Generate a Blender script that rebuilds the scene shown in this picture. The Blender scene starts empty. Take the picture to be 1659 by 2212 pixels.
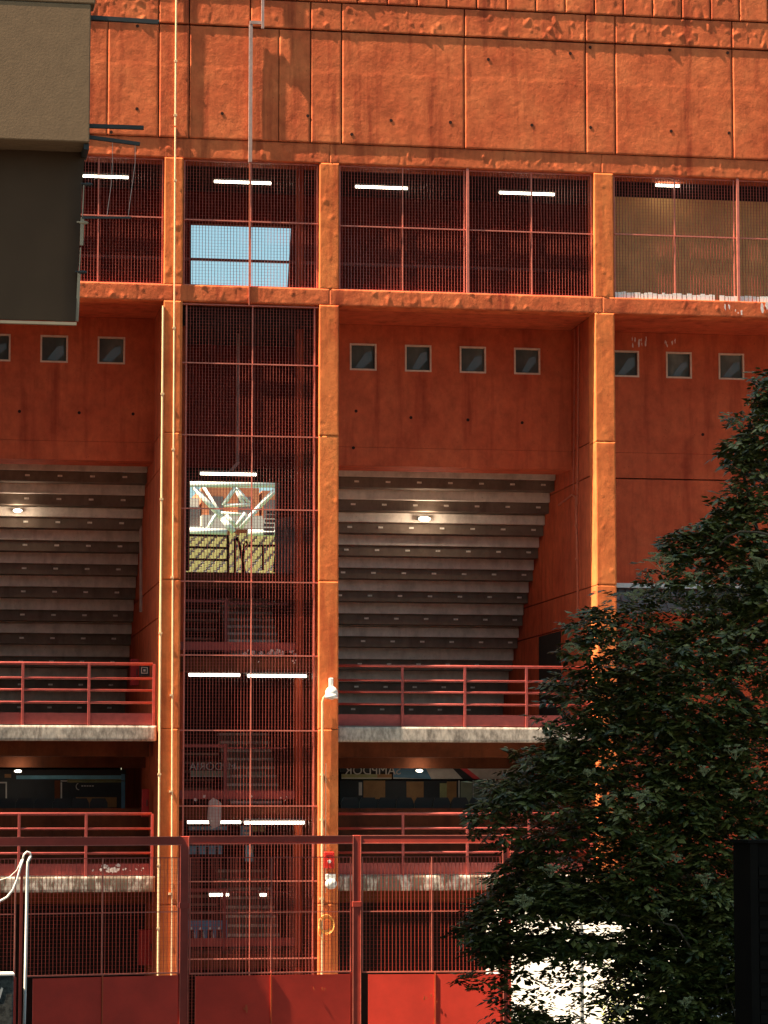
import bpy, math, random
from mathutils import Vector, Matrix, noise
R = math.radians
C = bpy.context.scene.collection
sc = bpy.context.scene
random.seed(7)

# ------------------------------------------------------------------ camera, sky, sun, exposure
CAM = (0.0, -51.0, 4.6); F = 6200.0
PIT = math.atan(640 / F); YAW = math.atan(1039 / F * math.cos(PIT))
cd = bpy.data.cameras.new('camera'); co = bpy.data.objects.new('camera', cd); C.objects.link(co)
co.location = CAM; co.rotation_euler = (R(90) + PIT, 0, -YAW)
cd.sensor_fit = 'VERTICAL'; cd.sensor_height = 36; cd.lens = 36 * F / 2212
cd.clip_start = 0.5; cd.clip_end = 3000
sc.camera = co
SUNTO = Vector((-8.0, -1.0, 12.0)).normalized()
w = bpy.data.worlds.new('World'); sc.world = w; w.use_nodes = True
nt = w.node_tree
sky = nt.nodes.new('ShaderNodeTexSky'); sky.sky_type = 'NISHITA'; sky.sun_disc = False
sky.sun_elevation = math.asin(SUNTO.z); sky.sun_rotation = math.atan2(SUNTO.x, SUNTO.y)
sky.dust_density = 2.5; sky.air_density = 0.8; sky.ozone_density = 0.15
bg = nt.nodes['Background']; bg.inputs['Strength'].default_value = 0.056
tint = nt.nodes.new('ShaderNodeMix'); tint.data_type = 'RGBA'; tint.blend_type = 'MULTIPLY'; tint.inputs[0].default_value = 1
tint.inputs[7].default_value = (0.90, 1.12, 0.93, 1)
nt.links.new(sky.outputs[0], tint.inputs[6]); nt.links.new(tint.outputs[2], bg.inputs[0])
sl = bpy.data.lights.new('sun', 'SUN'); sl.energy = 5.0; sl.angle = R(0.5); sl.color = (1.0, 0.78, 0.55)
so = bpy.data.objects.new('sun', sl); C.objects.link(so); so.location = (-20, -5, 40)
so.rotation_euler = SUNTO.to_track_quat('Z', 'Y').to_euler()
sc.view_settings.view_transform = 'Standard'; sc.view_settings.look = 'None'
sc.view_settings.exposure = 1.95; sc.view_settings.gamma = 1.0
sc.cycles.max_bounces = 6; sc.cycles.diffuse_bounces = 4

def P3(px, py, Y):
    """point where the sight line of a picture position meets the upright plane y = Y"""
    u = (px - 829.5) / F; v = -(py - 1106) / F
    A, P = YAW, PIT
    d = (math.sin(A)*math.cos(P) + u*math.cos(A) - v*math.sin(A)*math.sin(P),
         math.cos(A)*math.cos(P) - u*math.sin(A) - v*math.cos(A)*math.sin(P),
         math.sin(P) + v*math.cos(P))
    t = (Y - CAM[1]) / d[1]
    return Vector((CAM[0] + d[0]*t, Y, CAM[2] + d[2]*t))

# ------------------------------------------------------------------ materials
def new_mat(name):
    m = bpy.data.materials.new(name); m.use_nodes = True
    return m, m.node_tree, m.node_tree.nodes['Principled BSDF']
def N(t, k, **kw):
    n = t.nodes.new(k)
    for a, b in kw.items(): setattr(n, a, b)
    return n
def ramp(t, src, stops):
    r = N(t, 'ShaderNodeValToRGB'); e = r.color_ramp.elements
    while len(e) < len(stops): e.new(0.5)
    for i, (p, c) in enumerate(stops):
        e[i].position = p; e[i].color = (*c, 1) if len(c) == 3 else c
    t.links.new(src, r.inputs[0]); return r
def coords(t, scale=(1, 1, 1)):
    g = N(t, 'ShaderNodeNewGeometry'); mp = N(t, 'ShaderNodeMapping')
    mp.inputs['Scale'].default_value = scale
    t.links.new(g.outputs['Position'], mp.inputs['Vector']); return mp.outputs[0]
def noise_n(t, vec, scale, detail=5, rough=0.55):
    n = N(t, 'ShaderNodeTexNoise'); n.inputs['Scale'].default_value = scale
    n.inputs['Detail'].default_value = detail; n.inputs['Roughness'].default_value = rough
    t.links.new(vec, n.inputs['Vector']); return n.outputs['Fac']
def mixc(t, fac, a, b, mode='MIX'):
    m = N(t, 'ShaderNodeMix', data_type='RGBA', blend_type=mode)
    if isinstance(fac, float): m.inputs[0].default_value = fac
    else: t.links.new(fac, m.inputs[0])
    for i, x in ((6, a), (7, b)):
        if isinstance(x, tuple): m.inputs[i].default_value = (*x, 1)
        else: t.links.new(x, m.inputs[i])
    return m.outputs[2]
def bump(t, bsdf, h, strength=0.4, dist=0.01, prev=None):
    b = N(t, 'ShaderNodeBump'); b.inputs['Strength'].default_value = strength
    b.inputs['Distance'].default_value = dist
    t.links.new(h, b.inputs['Height'])
    if prev is not None: t.links.new(prev, b.inputs['Normal'])
    t.links.new(b.outputs[0], bsdf.inputs['Normal']); return b.outputs[0]

def paint_concrete(name, light, mid, dark, stain, streak=0.5, bstr=0.5, bd=0.012, rough=0.85):
    m, t, b = new_mat(name)
    v = coords(t); vs = coords(t, (3.6, 3.6, 0.32))
    n1 = noise_n(t, v, 1.1, 6, 0.6); n2 = noise_n(t, v, 7.0, 6, 0.65); n3 = noise_n(t, vs, 1.0, 4, 0.6)
    base = ramp(t, n1, [(0.3, dark), (0.5, mid), (0.72, light)]).outputs[0]
    f2 = ramp(t, n2, [(0.42, (0, 0, 0)), (0.75, (1, 1, 1))]).outputs[0]
    c = mixc(t, f2, base, mid)
    f3 = ramp(t, n3, [(0.52, (0, 0, 0)), (0.72, (streak,)*3)]).outputs[0]
    c = mixc(t, f3, c, stain)
    vo = N(t, 'ShaderNodeTexVoronoi'); vo.inputs['Scale'].default_value = 11; t.links.new(v, vo.inputs['Vector'])
    pit = ramp(t, vo.outputs['Distance'], [(0.06, (1, 1, 1)), (0.11, (0, 0, 0))]).outputs[0]
    gate = ramp(t, noise_n(t, v, 2.2, 2), [(0.5, (0, 0, 0)), (0.6, (1, 1, 1))]).outputs[0]
    pit = mixc(t, 1.0, pit, gate, 'MULTIPLY')
    c = mixc(t, pit, c, stain)
    sp = ramp(t, noise_n(t, coords(t, (1, 1, 0.75)), 4.5, 8, 0.70), [(0.30, (0.74,)*3), (0.5, (1, 1, 1)), (0.70, (1.20,)*3)]).outputs[0]
    c = mixc(t, 1.0, c, sp, 'MULTIPLY')
    t.links.new(c, b.inputs['Base Color']); b.inputs['Roughness'].default_value = rough
    b.inputs['Specular IOR Level'].default_value = 0.25
    p = bump(t, b, noise_n(t, v, 6, 9, 0.72), bstr, bd*0.9)
    bump(t, b, noise_n(t, v, 50, 4, 0.6), bstr*0.35, bd*0.2, p)
    return m
def plain(name, col, rough=0.6, metal=0.0, var=0.25, scale=6, bstr=0.0, spec=0.4):
    m, t, b = new_mat(name)
    v = coords(t)
    n = noise_n(t, v, scale, 5, 0.6)
    dk = tuple(x*(1-var) for x in col); lt = tuple(min(1, x*(1+var)) for x in col)
    c = ramp(t, n, [(0.3, dk), (0.7, lt)]).outputs[0]
    t.links.new(c, b.inputs['Base Color']); b.inputs['Roughness'].default_value = rough
    b.inputs['Metallic'].default_value = metal; b.inputs['Specular IOR Level'].default_value = spec
    if bstr: bump(t, b, noise_n(t, v, scale*5, 5, 0.6), bstr, 0.006)
    return m
def emit(name, col, s):
    m, t, b = new_mat(name)
    b.inputs['Base Color'].default_value = (*col, 1)
    b.inputs['Emission Color'].default_value = (*col, 1); b.inputs['Emission Strength'].default_value = s
    return m
def blotchy(name, a, b_, thr=0.5, scale=5, rough=0.85, stretch=(1, 1, 1), width=0.06):
    m, t, b = new_mat(name)
    v = coords(t, stretch)
    n = noise_n(t, v, scale, 7, 0.65)
    f = ramp(t, n, [(thr-width, (0, 0, 0)), (thr+width, (1, 1, 1))]).outputs[0]
    n2 = noise_n(t, v, scale*4, 4); g = ramp(t, n2, [(0.3, (0.7,)*3), (0.7, (1.15,)*3)]).outputs[0]
    c = mixc(t, 1.0, mixc(t, f, a, b_), g, 'MULTIPLY')
    t.links.new(c, b.inputs['Base Color']); b.inputs['Roughness'].default_value = rough
    bump(t, b, noise_n(t, v, scale*6, 5), 0.3, 0.006)
    return m

M = {}
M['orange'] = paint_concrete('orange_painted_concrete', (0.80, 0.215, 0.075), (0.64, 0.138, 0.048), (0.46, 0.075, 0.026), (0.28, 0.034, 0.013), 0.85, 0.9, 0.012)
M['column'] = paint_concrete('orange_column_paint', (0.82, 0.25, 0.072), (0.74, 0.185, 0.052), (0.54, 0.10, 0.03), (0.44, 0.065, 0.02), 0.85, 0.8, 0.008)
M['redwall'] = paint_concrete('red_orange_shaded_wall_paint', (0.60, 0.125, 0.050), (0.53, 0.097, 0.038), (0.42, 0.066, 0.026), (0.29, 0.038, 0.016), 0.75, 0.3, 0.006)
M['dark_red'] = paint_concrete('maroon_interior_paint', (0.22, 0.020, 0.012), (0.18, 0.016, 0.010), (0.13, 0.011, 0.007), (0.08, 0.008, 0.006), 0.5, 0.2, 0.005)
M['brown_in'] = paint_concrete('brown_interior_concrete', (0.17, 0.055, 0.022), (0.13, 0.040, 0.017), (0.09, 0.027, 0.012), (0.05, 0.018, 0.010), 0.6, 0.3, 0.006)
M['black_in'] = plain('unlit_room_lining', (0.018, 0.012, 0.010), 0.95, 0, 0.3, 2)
M['joint'] = plain('joint_sealant', (0.06, 0.012, 0.006), 0.95, 0, 0.2, 20)
M['tan_board'] = plain('tan_screen_board', (0.80, 0.47, 0.19), 0.8, 0, 0.18, 2.5)
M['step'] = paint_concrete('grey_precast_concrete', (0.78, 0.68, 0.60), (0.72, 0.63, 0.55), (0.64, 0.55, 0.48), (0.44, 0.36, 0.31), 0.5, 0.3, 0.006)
M['step_dark_shade'] = paint_concrete('precast_concrete_dark_shade', (0.22, 0.165, 0.125), (0.185, 0.135, 0.105), (0.15, 0.11, 0.085), (0.08, 0.055, 0.045), 0.5, 0.2, 0.005)  # shade under the stand's overhangs is put into this darker colour
M['vent'] = plain('pale_vent_metal', (0.8, 0.7, 0.6), 0.5, 0, 0.3, 25)
M['slab'] = blotchy('weathered_slab_concrete', (0.20, 0.165, 0.14), (0.50, 0.43, 0.37), 0.47, 3.2, stretch=(1.5, 1, 0.7), width=0.12)
M['slab_low'] = blotchy('stained_slab_concrete', (0.20, 0.15, 0.11), (0.66, 0.56, 0.48), 0.52, 3.0, stretch=(1.6, 1, 0.6), width=0.05)
M['soffit_bounce_tan'] = plain('bounce_tinted_slab_soffit', (0.42, 0.25, 0.10), 0.9, 0, 0.2, 3)  # yellow of light bounced onto the slab underside is put into the colour
M['rail'] = plain('red_railing_paint', (0.33, 0.060, 0.050), 0.45, 0, 0.2, 8)
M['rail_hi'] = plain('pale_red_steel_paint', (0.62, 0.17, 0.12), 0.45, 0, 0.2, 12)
M['mesh'] = plain('oxide_red_grating', (0.42, 0.085, 0.06), 0.5, 0, 0.3, 15)
M['fence'] = plain('red_fence_paint', (0.42, 0.055, 0.035), 0.42, 0, 0.18, 3, 0.05)
M['fence_hi'] = plain('orange_red_fence_paint', (0.60, 0.10, 0.035), 0.42, 0, 0.15, 3)
M['fence_panel'] = plain('red_sheet_panel_paint', (0.72, 0.052, 0.028), 0.55, 0, 0.16, 1.6, 0.08)
M['cream'] = plain('cream_conduit_plastic', (0.86, 0.60, 0.34), 0.45, 0, 0.12, 9)
M['white'] = plain('white_plastic', (0.82, 0.80, 0.76), 0.4, 0, 0.08, 20)
M['white_wall'] = plain('white_rendered_wall', (0.82, 0.81, 0.78), 0.8, 0, 0.05, 3)
M['pipe_red'] = plain('red_brown_conduit', (0.50, 0.12, 0.06), 0.5, 0, 0.2, 9)
M['pipe_grey'] = plain('grey_pink_pipe', (0.42, 0.28, 0.25), 0.5, 0, 0.2, 9)
M['red_box'] = plain('bright_red_plastic', (0.75, 0.03, 0.02), 0.35, 0, 0.12, 9)
M['deep_red'] = plain('deep_red_door_paint', (0.30, 0.008, 0.010), 0.5, 0, 0.15, 3)
M['hose'] = plain('orange_hose_rubber', (0.85, 0.40, 0.10), 0.5, 0, 0.2, 12)
M['frame'] = plain('beige_window_frame', (0.66, 0.44, 0.32), 0.5, 0, 0.15, 14)
M['black_metal'] = plain('black_metal', (0.02, 0.02, 0.02), 0.5, 0, 0.3, 12)
M['seat'] = plain('black_seat_plastic', (0.012, 0.012, 0.014), 0.5, 0, 0.2, 5)
M['tube'] = emit('lit_tube_lamp', (1.0, 0.86, 0.66), 2.6)
M['bulb'] = emit('lit_bulkhead_lamp', (1.0, 0.84, 0.62), 5.0)
M['beige'] = plain('beige_balcony_render', (0.175, 0.105, 0.058), 0.9, 0, 0.10, 14, 0.15)
M['awning'] = plain('brown_awning_fabric', (0.060, 0.030, 0.015), 0.95, 0, 0.12, 2.2, 0.1)
M['trim'] = plain('pale_awning_hem', (0.30, 0.23, 0.16), 0.8, 0, 0.1, 10)
M['shutter'] = plain('black_ribbed_steel', (0.007, 0.006, 0.0055), 0.95, 0, 0.2, 3, 0, 0.05)
M['asphalt'] = plain('asphalt', (0.05, 0.048, 0.045), 0.95, 0, 0.25, 2, 0.3)
M['pitch'] = plain('pitch_grass', (0.06, 0.11, 0.03), 0.95, 0, 0.25, 1)
M['leaf'] = None
M['bark'] = plain('pale_brown_bark', (0.12, 0.085, 0.055), 0.9, 0, 0.4, 8, 0.4)
M['flower'] = plain('cream_elderflower', (0.40, 0.39, 0.20), 0.8, 0, 0.15, 30)
M['steel_white'] = plain('white_truss_paint', (0.80, 0.80, 0.76), 0.5, 0, 0.06, 3)
M['brick'] = plain('orange_render', (0.42, 0.16, 0.08), 0.9, 0, 0.25, 0.6)
M['balc'] = plain('cream_render', (0.62, 0.55, 0.48), 0.9, 0, 0.1, 0.6)
M['glassdark'] = plain('dark_pane', (0.10, 0.09, 0.09), 0.25, 0, 0.3, 0.5)
M['yellow'] = plain('yellow_seat_plastic', (0.52, 0.46, 0.18), 0.6, 0, 0.1, 3)
M['gutter'] = plain('white_gutter_metal', (0.70, 0.68, 0.66), 0.4, 0, 0.1, 8)
M['roof_grey'] = plain('grey_corrugated_sheet', (0.16, 0.14, 0.14), 0.6, 0, 0.3, 5)
M['shrub'] = plain('yellow_green_leaf', (0.30, 0.34, 0.04), 0.6, 0, 0.35, 3)
M['slabgrey'] = blotchy('grey_weathered_block', (0.05, 0.047, 0.042), (0.15, 0.14, 0.12), 0.5, 6)
M['flake'] = plain('peeled_pale_plaster', (0.72, 0.60, 0.56), 0.85, 0, 0.2, 30)
M['hole'] = plain('dark_tie_hole', (0.03, 0.008, 0.005), 0.95, 0, 0.2, 20)
for nm, col in dict(blue=(0.10, 0.26, 0.42), dblue=(0.018, 0.035, 0.06), pale=(0.5, 0.48, 0.45), olive=(0.28, 0.28, 0.12),
                    ochre=(0.30, 0.15, 0.05), crimson=(0.6, 0.05, 0.06), sage=(0.24, 0.27, 0.19), cyan=(0.16, 0.45, 0.62), ink=(0.015, 0.016, 0.02)).items():
    M[nm] = plain('printed_' + nm, col, 0.6, 0, 0.2, 5)

def leaf_mat():
    m, t, b = new_mat('elder_leaf')
    g = N(t, 'ShaderNodeNewGeometry')
    r = ramp(t, g.outputs['Random Per Island'], [(0.0, (0.022, 0.032, 0.008)), (0.45, (0.060, 0.070, 0.013)), (0.8, (0.14, 0.135, 0.026)), (1.0, (0.28, 0.26, 0.09))])
    t.links.new(r.outputs[0], b.inputs['Base Color']); b.inputs['Roughness'].default_value = 0.42
    b.inputs['Specular IOR Level'].default_value = 0.5
    return m
M['leaf'] = leaf_mat()
def glass_mat():
    m, t, b = new_mat('window_glass')
    v = coords(t, (1, 1, 0.5)); n = noise_n(t, v, 2.3, 3)
    r = ramp(t, n, [(0.35, (0.05, 0.045, 0.038)), (0.6, (0.10, 0.092, 0.075)), (0.72, (0.17, 0.155, 0.13))])
    t.links.new(r.outputs[0], b.inputs['Base Color']); b.inputs['Roughness'].default_value = 0.45
    b.inputs['Specular IOR Level'].default_value = 0.15
    return m
M['glass'] = glass_mat()

# ------------------------------------------------------------------ mesh helpers
class MB:
    def __init__(s): s.v = []; s.f = []
    def add(s, vs, fs):
        o = len(s.v); s.v += [tuple(v) for v in vs]; s.f += [tuple(o+i for i in f) for f in fs]
    def box(s, x0, x1, y0, y1, z0, z1):
        if x0 > x1: x0, x1 = x1, x0
        if y0 > y1: y0, y1 = y1, y0
        if z0 > z1: z0, z1 = z1, z0
        s.add([(x0,y0,z0),(x1,y0,z0),(x1,y1,z0),(x0,y1,z0),(x0,y0,z1),(x1,y0,z1),(x1,y1,z1),(x0,y1,z1)],
              [(0,3,2,1),(4,5,6,7),(0,1,5,4),(1,2,6,5),(2,3,7,6),(3,0,4,7)])
    def bbox(s, x0, x1, y0, y1, z0, z1, b=0.01):
        """box with chamfered edges"""
        X = [(x0+b, x0), (x1-b, x1)]; vs = []; idx = {}
        for i, (xi, xo) in enumerate([(x0+b, x0), (x1-b, x1)]):
            for j, (yi, yo) in enumerate([(y0+b, y0), (y1-b, y1)]):
                for k, (zi, zo) in enumerate([(z0+b, z0), (z1-b, z1)]):
                    for a, p in enumerate([(xo, yi, zi), (xi, yo, zi), (xi, yi, zo)]):
                        idx[i, j, k, a] = len(vs); vs.append(p)
        fs = []
        g = lambda *q: idx[q]
        fs += [(g(0,0,0,0), g(0,0,1,0), g(0,1,1,0), g(0,1,0,0)), (g(1,0,0,0), g(1,1,0,0), g(1,1,1,0), g(1,0,1,0))]
        fs += [(g(0,0,0,1), g(1,0,0,1), g(1,0,1,1), g(0,0,1,1)), (g(0,1,0,1), g(0,1,1,1), g(1,1,1,1), g(1,1,0,1))]
        fs += [(g(0,0,0,2), g(0,1,0,2), g(1,1,0,2), g(1,0,0,2)), (g(0,0,1,2), g(1,0,1,2), g(1,1,1,2), g(0,1,1,2))]
        for j in (0, 1):
            for k in (0, 1):
                fs.append((g(0,j,k,1), g(1,j,k,1), g(1,j,k,2), g(0,j,k,2)))
                fs.append((g(j,0,k,0), g(j,1,k,0), g(j,1,k,2), g(j,0,k,2)))
                fs.append((g(j,k,0,0), g(j,k,1,0), g(j,k,1,1), g(j,k,0,1)))
        for i in (0, 1):
            for j in (0, 1):
                for k in (0, 1): fs.append((g(i,j,k,0), g(i,j,k,1), g(i,j,k,2)))
        s.add(vs, fs)
    def tube(s, pts, r, n=8, cap=True):
        pts = [Vector(p) for p in pts]; rings = []
        rr = r if isinstance(r, (list, tuple)) else [r]*len(pts)
        up0 = None
        for i, p in enumerate(pts):
            d = (pts[min(i+1, len(pts)-1)] - pts[max(i-1, 0)]).normalized()
            if up0 is None: up0 = Vector((0, 0, 1)) if abs(d.z) < 0.9 else Vector((1, 0, 0))
            a = d.cross(up0)
            if a.length < 1e-4: a = d.orthogonal()
            a.normalize(); b = a.cross(d).normalized(); up0 = b
            rings.append([p + (a*math.cos(2*math.pi*k/n) + b*math.sin(2*math.pi*k/n))*rr[i] for k in range(n)])
        vs = [v for r_ in rings for v in r_]; fs = []
        for i in range(len(pts)-1):
            for k in range(n): fs.append((i*n+k, i*n+(k+1)%n, (i+1)*n+(k+1)%n, (i+1)*n+k))
        if cap: fs.append(tuple(range(n-1, -1, -1))); fs.append(tuple((len(pts)-1)*n+k for k in range(n)))
        s.add(vs, fs)
    def beam(s, p, q, w, h):
        """square bar from p to q"""
        p, q = Vector(p), Vector(q); d = (q-p).normalized()
        u = Vector((0, 0, 1)) if abs(d.z) < 0.95 else Vector((0, 1, 0))
        a = d.cross(u).normalized()*w/2; b = a.cross(d).normalized()*h/2
        s.add([p-a-b, p+a-b, p+a+b, p-a+b, q-a-b, q+a-b, q+a+b, q-a+b],
              [(0,1,2,3),(7,6,5,4),(0,4,5,1),(1,5,6,2),(2,6,7,3),(3,7,4,0)])
    def poly(s, pts, y0, y1):
        """polygon (x,z) thickened between y0 (front) and y1"""
        n = len(pts)
        s.add([(x, y0, z) for x, z in pts] + [(x, y1, z) for x, z in pts],
              [tuple(range(n)), tuple(range(2*n-1, n-1, -1))] + [(i, n+i, n+(i+1) % n, (i+1) % n) for i in range(n)])
    def sphere(s, c, rx, ry, rz, n=10, m=7, zmin=-1):
        vs = []; fs = []
        for i in range(m+1):
            th = math.pi*i/m; z = max(math.cos(th), zmin)
            for k in range(n):
                ph = 2*math.pi*k/n; vs.append((c[0]+rx*math.sin(th)*math.cos(ph), c[1]+ry*math.sin(th)*math.sin(ph), c[2]+rz*z))
        for i in range(m):
            for k in range(n): fs.append((i*n+k, i*n+(k+1) % n, (i+1)*n+(k+1) % n, (i+1)*n+k))
        s.add(vs, fs)
    def build(s, name, mat, parent=None, smooth=False):
        me = bpy.data.meshes.new(name); me.from_pydata(s.v, [], s.f); me.update()
        me.materials.append(M[mat] if isinstance(mat, str) else mat)
        if smooth:
            for p in me.polygons: p.use_smooth = len(p.vertices) <= 4
        o = bpy.data.objects.new(name, me); C.objects.link(o)
        if parent is not None:
            o.parent = parent
            if parent.parent is None: o.matrix_parent_inverse = Matrix.Translation(-Vector(parent.location))
        return o
def base_of(o):
    b = Vector((0, 0, 0))
    while o is not None:
        b = b + o.location; o = o.parent
    # children carry world coordinates in their meshes; only the root's location counts
    return b
def tag(o, label=None, cat=None, group=None, kind=None):
    if label: o['label'] = label
    if cat: o['category'] = cat
    if group: o['group'] = group
    if kind: o['kind'] = kind
    return o
def thing(name, label, cat, loc, group=None):
    o = bpy.data.objects.new(name, None); o.empty_display_size = 0.3; C.objects.link(o); o.location = loc
    return tag(o, label, cat, group)
def bx(name, mat, parent, *a, bev=0):
    m = MB()
    if bev: m.bbox(*a, b=bev)
    else: m.box(*a)
    return m.build(name, mat, parent)
def solo(m, name, mat, label, cat, group=None, kind=None, smooth=False):
    o = m.build(name, mat, None, smooth)
    return tag(o, label, cat, group, kind)
def copy_thing(root, dloc, label):
    r = root.copy(); C.objects.link(r); r.location = root.location + Vector(dloc); r['label'] = label
    def rec(src, dst):
        for ch in list(src.children):
            if ch is r: continue
            c = ch.copy(); C.objects.link(c); c.parent = dst; c.matrix_parent_inverse = ch.matrix_parent_inverse.copy()
            rec(ch, c)
    rec(root, r); return r

def fbm(x, z, s, seed, oct=4):
    return noise.fractal(Vector((x*s, z*s, seed*7.13)), 0.6, 2.1, oct)
def relief(x, z, amp, seed, lumps):
    h = fbm(x, z, 1.6, 1)*0.30*amp + fbm(x, z, 9, seed+3, 3)*0.22*amp + fbm(x, z, 24, seed+4, 2)*0.18*amp
    if lumps:
        w0 = 0.5+0.5*noise.noise(Vector((x*0.9, z*0.5, seed*0.1+2.2)))
        v = noise.noise(Vector((x*9.5, z*7.0, seed+11.3)))
        if v > 0.34: h += (v-0.34)*lumps*w0
        v2 = noise.noise(Vector((x*13, z*3.4, seed+31.7)))
        if v2 > 0.40: h -= (v2-0.40)*lumps*0.8*w0
    return h
def rough(name, mat, parent, x0, x1, z0, z1, Y, depth, res=0.03, amp=0.006, seed=0, lumps=0.0, edge=0.0, step=None):
    """slab whose front face carries real relief"""
    nx = max(2, int((x1-x0)/res)); nz = max(2, int((z1-z0)/res))
    vs = []; fs = []
    for j in range(nz+1):
        for i in range(nx+1):
            x = x0+(x1-x0)*i/nx; z = z0+(z1-z0)*j/nz
            h = relief(x, z, amp, seed, lumps)
            if step and z > step+0.012*noise.noise(Vector((x*3, 0, 4))): h -= 0.0025
            if edge:
                e = edge*(noise.noise(Vector((x*9, z*9, seed+5)))*0.6+noise.noise(Vector((x*31, z*31, seed+5)))*0.4)
                if i == 0: vx = x-abs(e)*0.0+e*0.5
                elif i == nx: vx = x+e*0.5
                else: vx = x
                vz = z+e if j in (0, nz) else z
            else: vx, vz = x, z
            if i in (0, nx) or j in (0, nz): h -= amp*0.4
            vs.append((vx, Y-h, vz))
    for j in range(nz):
        for i in range(nx):
            a = j*(nx+1)+i; fs.append((a, a+1, a+nx+2, a+nx+1))
    # skirt and back
    ring = [i for i in range(nx+1)] + [(j)*(nx+1)+nx for j in range(1, nz+1)] + [nz*(nx+1)+i for i in range(nx-1, -1, -1)] + [j*(nx+1) for j in range(nz-1, 0, -1)]
    o = len(vs)
    for r in ring: vs.append((vs[r][0], Y+depth, vs[r][2]))
    n = len(ring)
    for k in range(n): fs.append((ring[(k+1) % n], ring[k], o+k, o+(k+1) % n))
    fs.append(tuple(o+k for k in range(n)))
    m = MB(); m.v = vs; m.f = fs
    ob = m.build(name, mat, parent)
    for p in ob.data.polygons[:nx*nz]: p.use_smooth = True
    return ob
def flakes(parent, x0, x1, z0, z1, Y, n, size, seed, mat='flake', drip=1.0, name='peeled_patch'):
    rnd = random.Random(seed)
    for _ in range(n):
        m = MB(); cx, cz = rnd.uniform(x0, x1), rnd.uniform(z0, z1); k = rnd.randint(7, 11); s = size*rnd.uniform(0.4, 1.3)
        pts = []
        for i in range(k):
            a = 2*math.pi*i/k; rr = s*rnd.uniform(0.45, 1.2)
            pts.append((cx+rr*math.cos(a), cz+rr*math.sin(a)*drip*rnd.uniform(0.8, 1.2)))
        yy = Y - rnd.uniform(0.0, 0.004)
        m.poly(pts, yy-0.004, yy); m.build(name, mat, parent)

# ------------------------------------------------------------------ ground
g = MB(); g.add([(-900, -900, 0), (900, -900, 0), (900, 1500, 0), (-900, 1500, 0)], [(0, 1, 2, 3)])
tag(g.build('ground', 'asphalt'), kind='structure')
g = MB(); g.box(-40, 60, 30, 100, 0.004, 0.02)
tag(g.build('pitch', 'pitch'), kind='structure')

# ------------------------------------------------------------------ the stadium building
ST = thing('stadium', 'orange painted concrete stadium facade with tall columns, beams and recessed bays', 'stadium', (8.5, 0, 0))
ZT, ZB, ZC, ZW1, ZW0, ZL = 19.33, 18.80, 16.70, 16.33, 14.00, 13.70
XL, XR = -6.0, 24.0
COLS = [(-1.42, -1.08), (4.48, 4.82), (7.31, 7.67), (12.45, 12.82), (17.6, 17.95), (20.6, 20.95)]
# columns, cut by horizontal casting joints
for i, (a, b) in enumerate(COLS):
    zs = [0.0, 2.9, 6.0, 8.66, 11.3, 13.70]
    for k in range(len(zs)-1):
        rough('column', 'column', ST, a, b, zs[k]+(0.012 if k else 0), zs[k+1]-0.0, 0.0+random.uniform(-.003, .003), 0.5, 0.024, 0.0022, i*7+k, 0.018 if k > 1 else 0.008, 0.003)
    rough('column', 'column', ST, a, b, 14.0, 16.33, 0.002, 0.5, 0.024, 0.0025, i*5+2, 0.025, 0.003)
# beam over the windows and ledge beneath them
xs = [-6.0, -1.25, 4.65, 7.5, 12.6, 17.8, 24.0]
for i in range(len(xs)-1):
    rough('beam', 'orange', ST, xs[i]+0.003, xs[i+1]-0.003, ZW1, ZC-0.012, 0.004, 0.6, 0.022, 0.0045, 40+i, 0.055, 0.006)
    rough('ledge_beam', 'orange', ST, xs[i]+0.003, xs[i+1]-0.003, ZL, ZW0, 0.0, 0.45, 0.022, 0.005, 60+i, 0.05, 0.005)
# cladding panels above, split by joints measured on the photo
def X0(px, py=200): return P3(px, py, 0).x
jp = [X0(p, 200) for p in (232, 343, 409, 541, 602, 671, 738, 1003, 1265, 1329, 1582)]
jp = [-6.0, -3.4, -0.8, 1.8] + jp + [17.35, 20.0, 24.0]
for i in range(len(jp)-1):
    gap = 0.011 if i not in (3, 7) else 0.004
    rough('wall_panel', 'orange', ST, jp[i]+gap, jp[i+1]-gap, ZC, ZB-0.016, -0.014+random.uniform(-.002, .002), 0.3, 0.03, 0.0035, 100+i, 0.006, 0.005, step=18.03)
jt = [X0(p, 50) for p in (343, 409, 541, 671, 738, 1003, 1264, 1328, 1580)]
jt = [-6.0, -2.0, 1.6] + jt + [17.2, 20.0, 24.0]
for i in range(len(jt)-1):
    rough('wall_panel', 'orange', ST, jt[i]+0.012, jt[i+1]-0.012, ZB+0.012, ZT-0.012, -0.028, 0.3, 0.022, 0.004, 140+i, 0.055, 0.005)
x = -6.0; k = 0
while x < 24:
    rough('wall_panel', 'orange', ST, x+0.012, x+0.548, ZT+0.012, 21.2, -0.042, 0.3, 0.025, 0.004, 170+k, 0.06, 0.008); x += 0.56; k += 1
bx('backing_wall', 'joint', ST, -6.0, 24.0, 0.04, 0.24, ZC-0.05, 21.2)
# concrete tie holes
for (px, py) in ((240, 285), (480, 245), (297, 56), (296, 235), (845, 260), (973, 264), (1149, 270), (1276, 275), (1450, 283), (1575, 287), (1055, 128), (1232, 115), (1275, 102), (1447, 108), (1572, 114), (665, 250), (760, 290)):
    p = P3(px, py, -0.02); m = MB(); m.tube([(p.x, -0.0195, p.z), (p.x, 0.0, p.z)], 0.030, 10); m.build('tie_hole', 'hole', ST)

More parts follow.
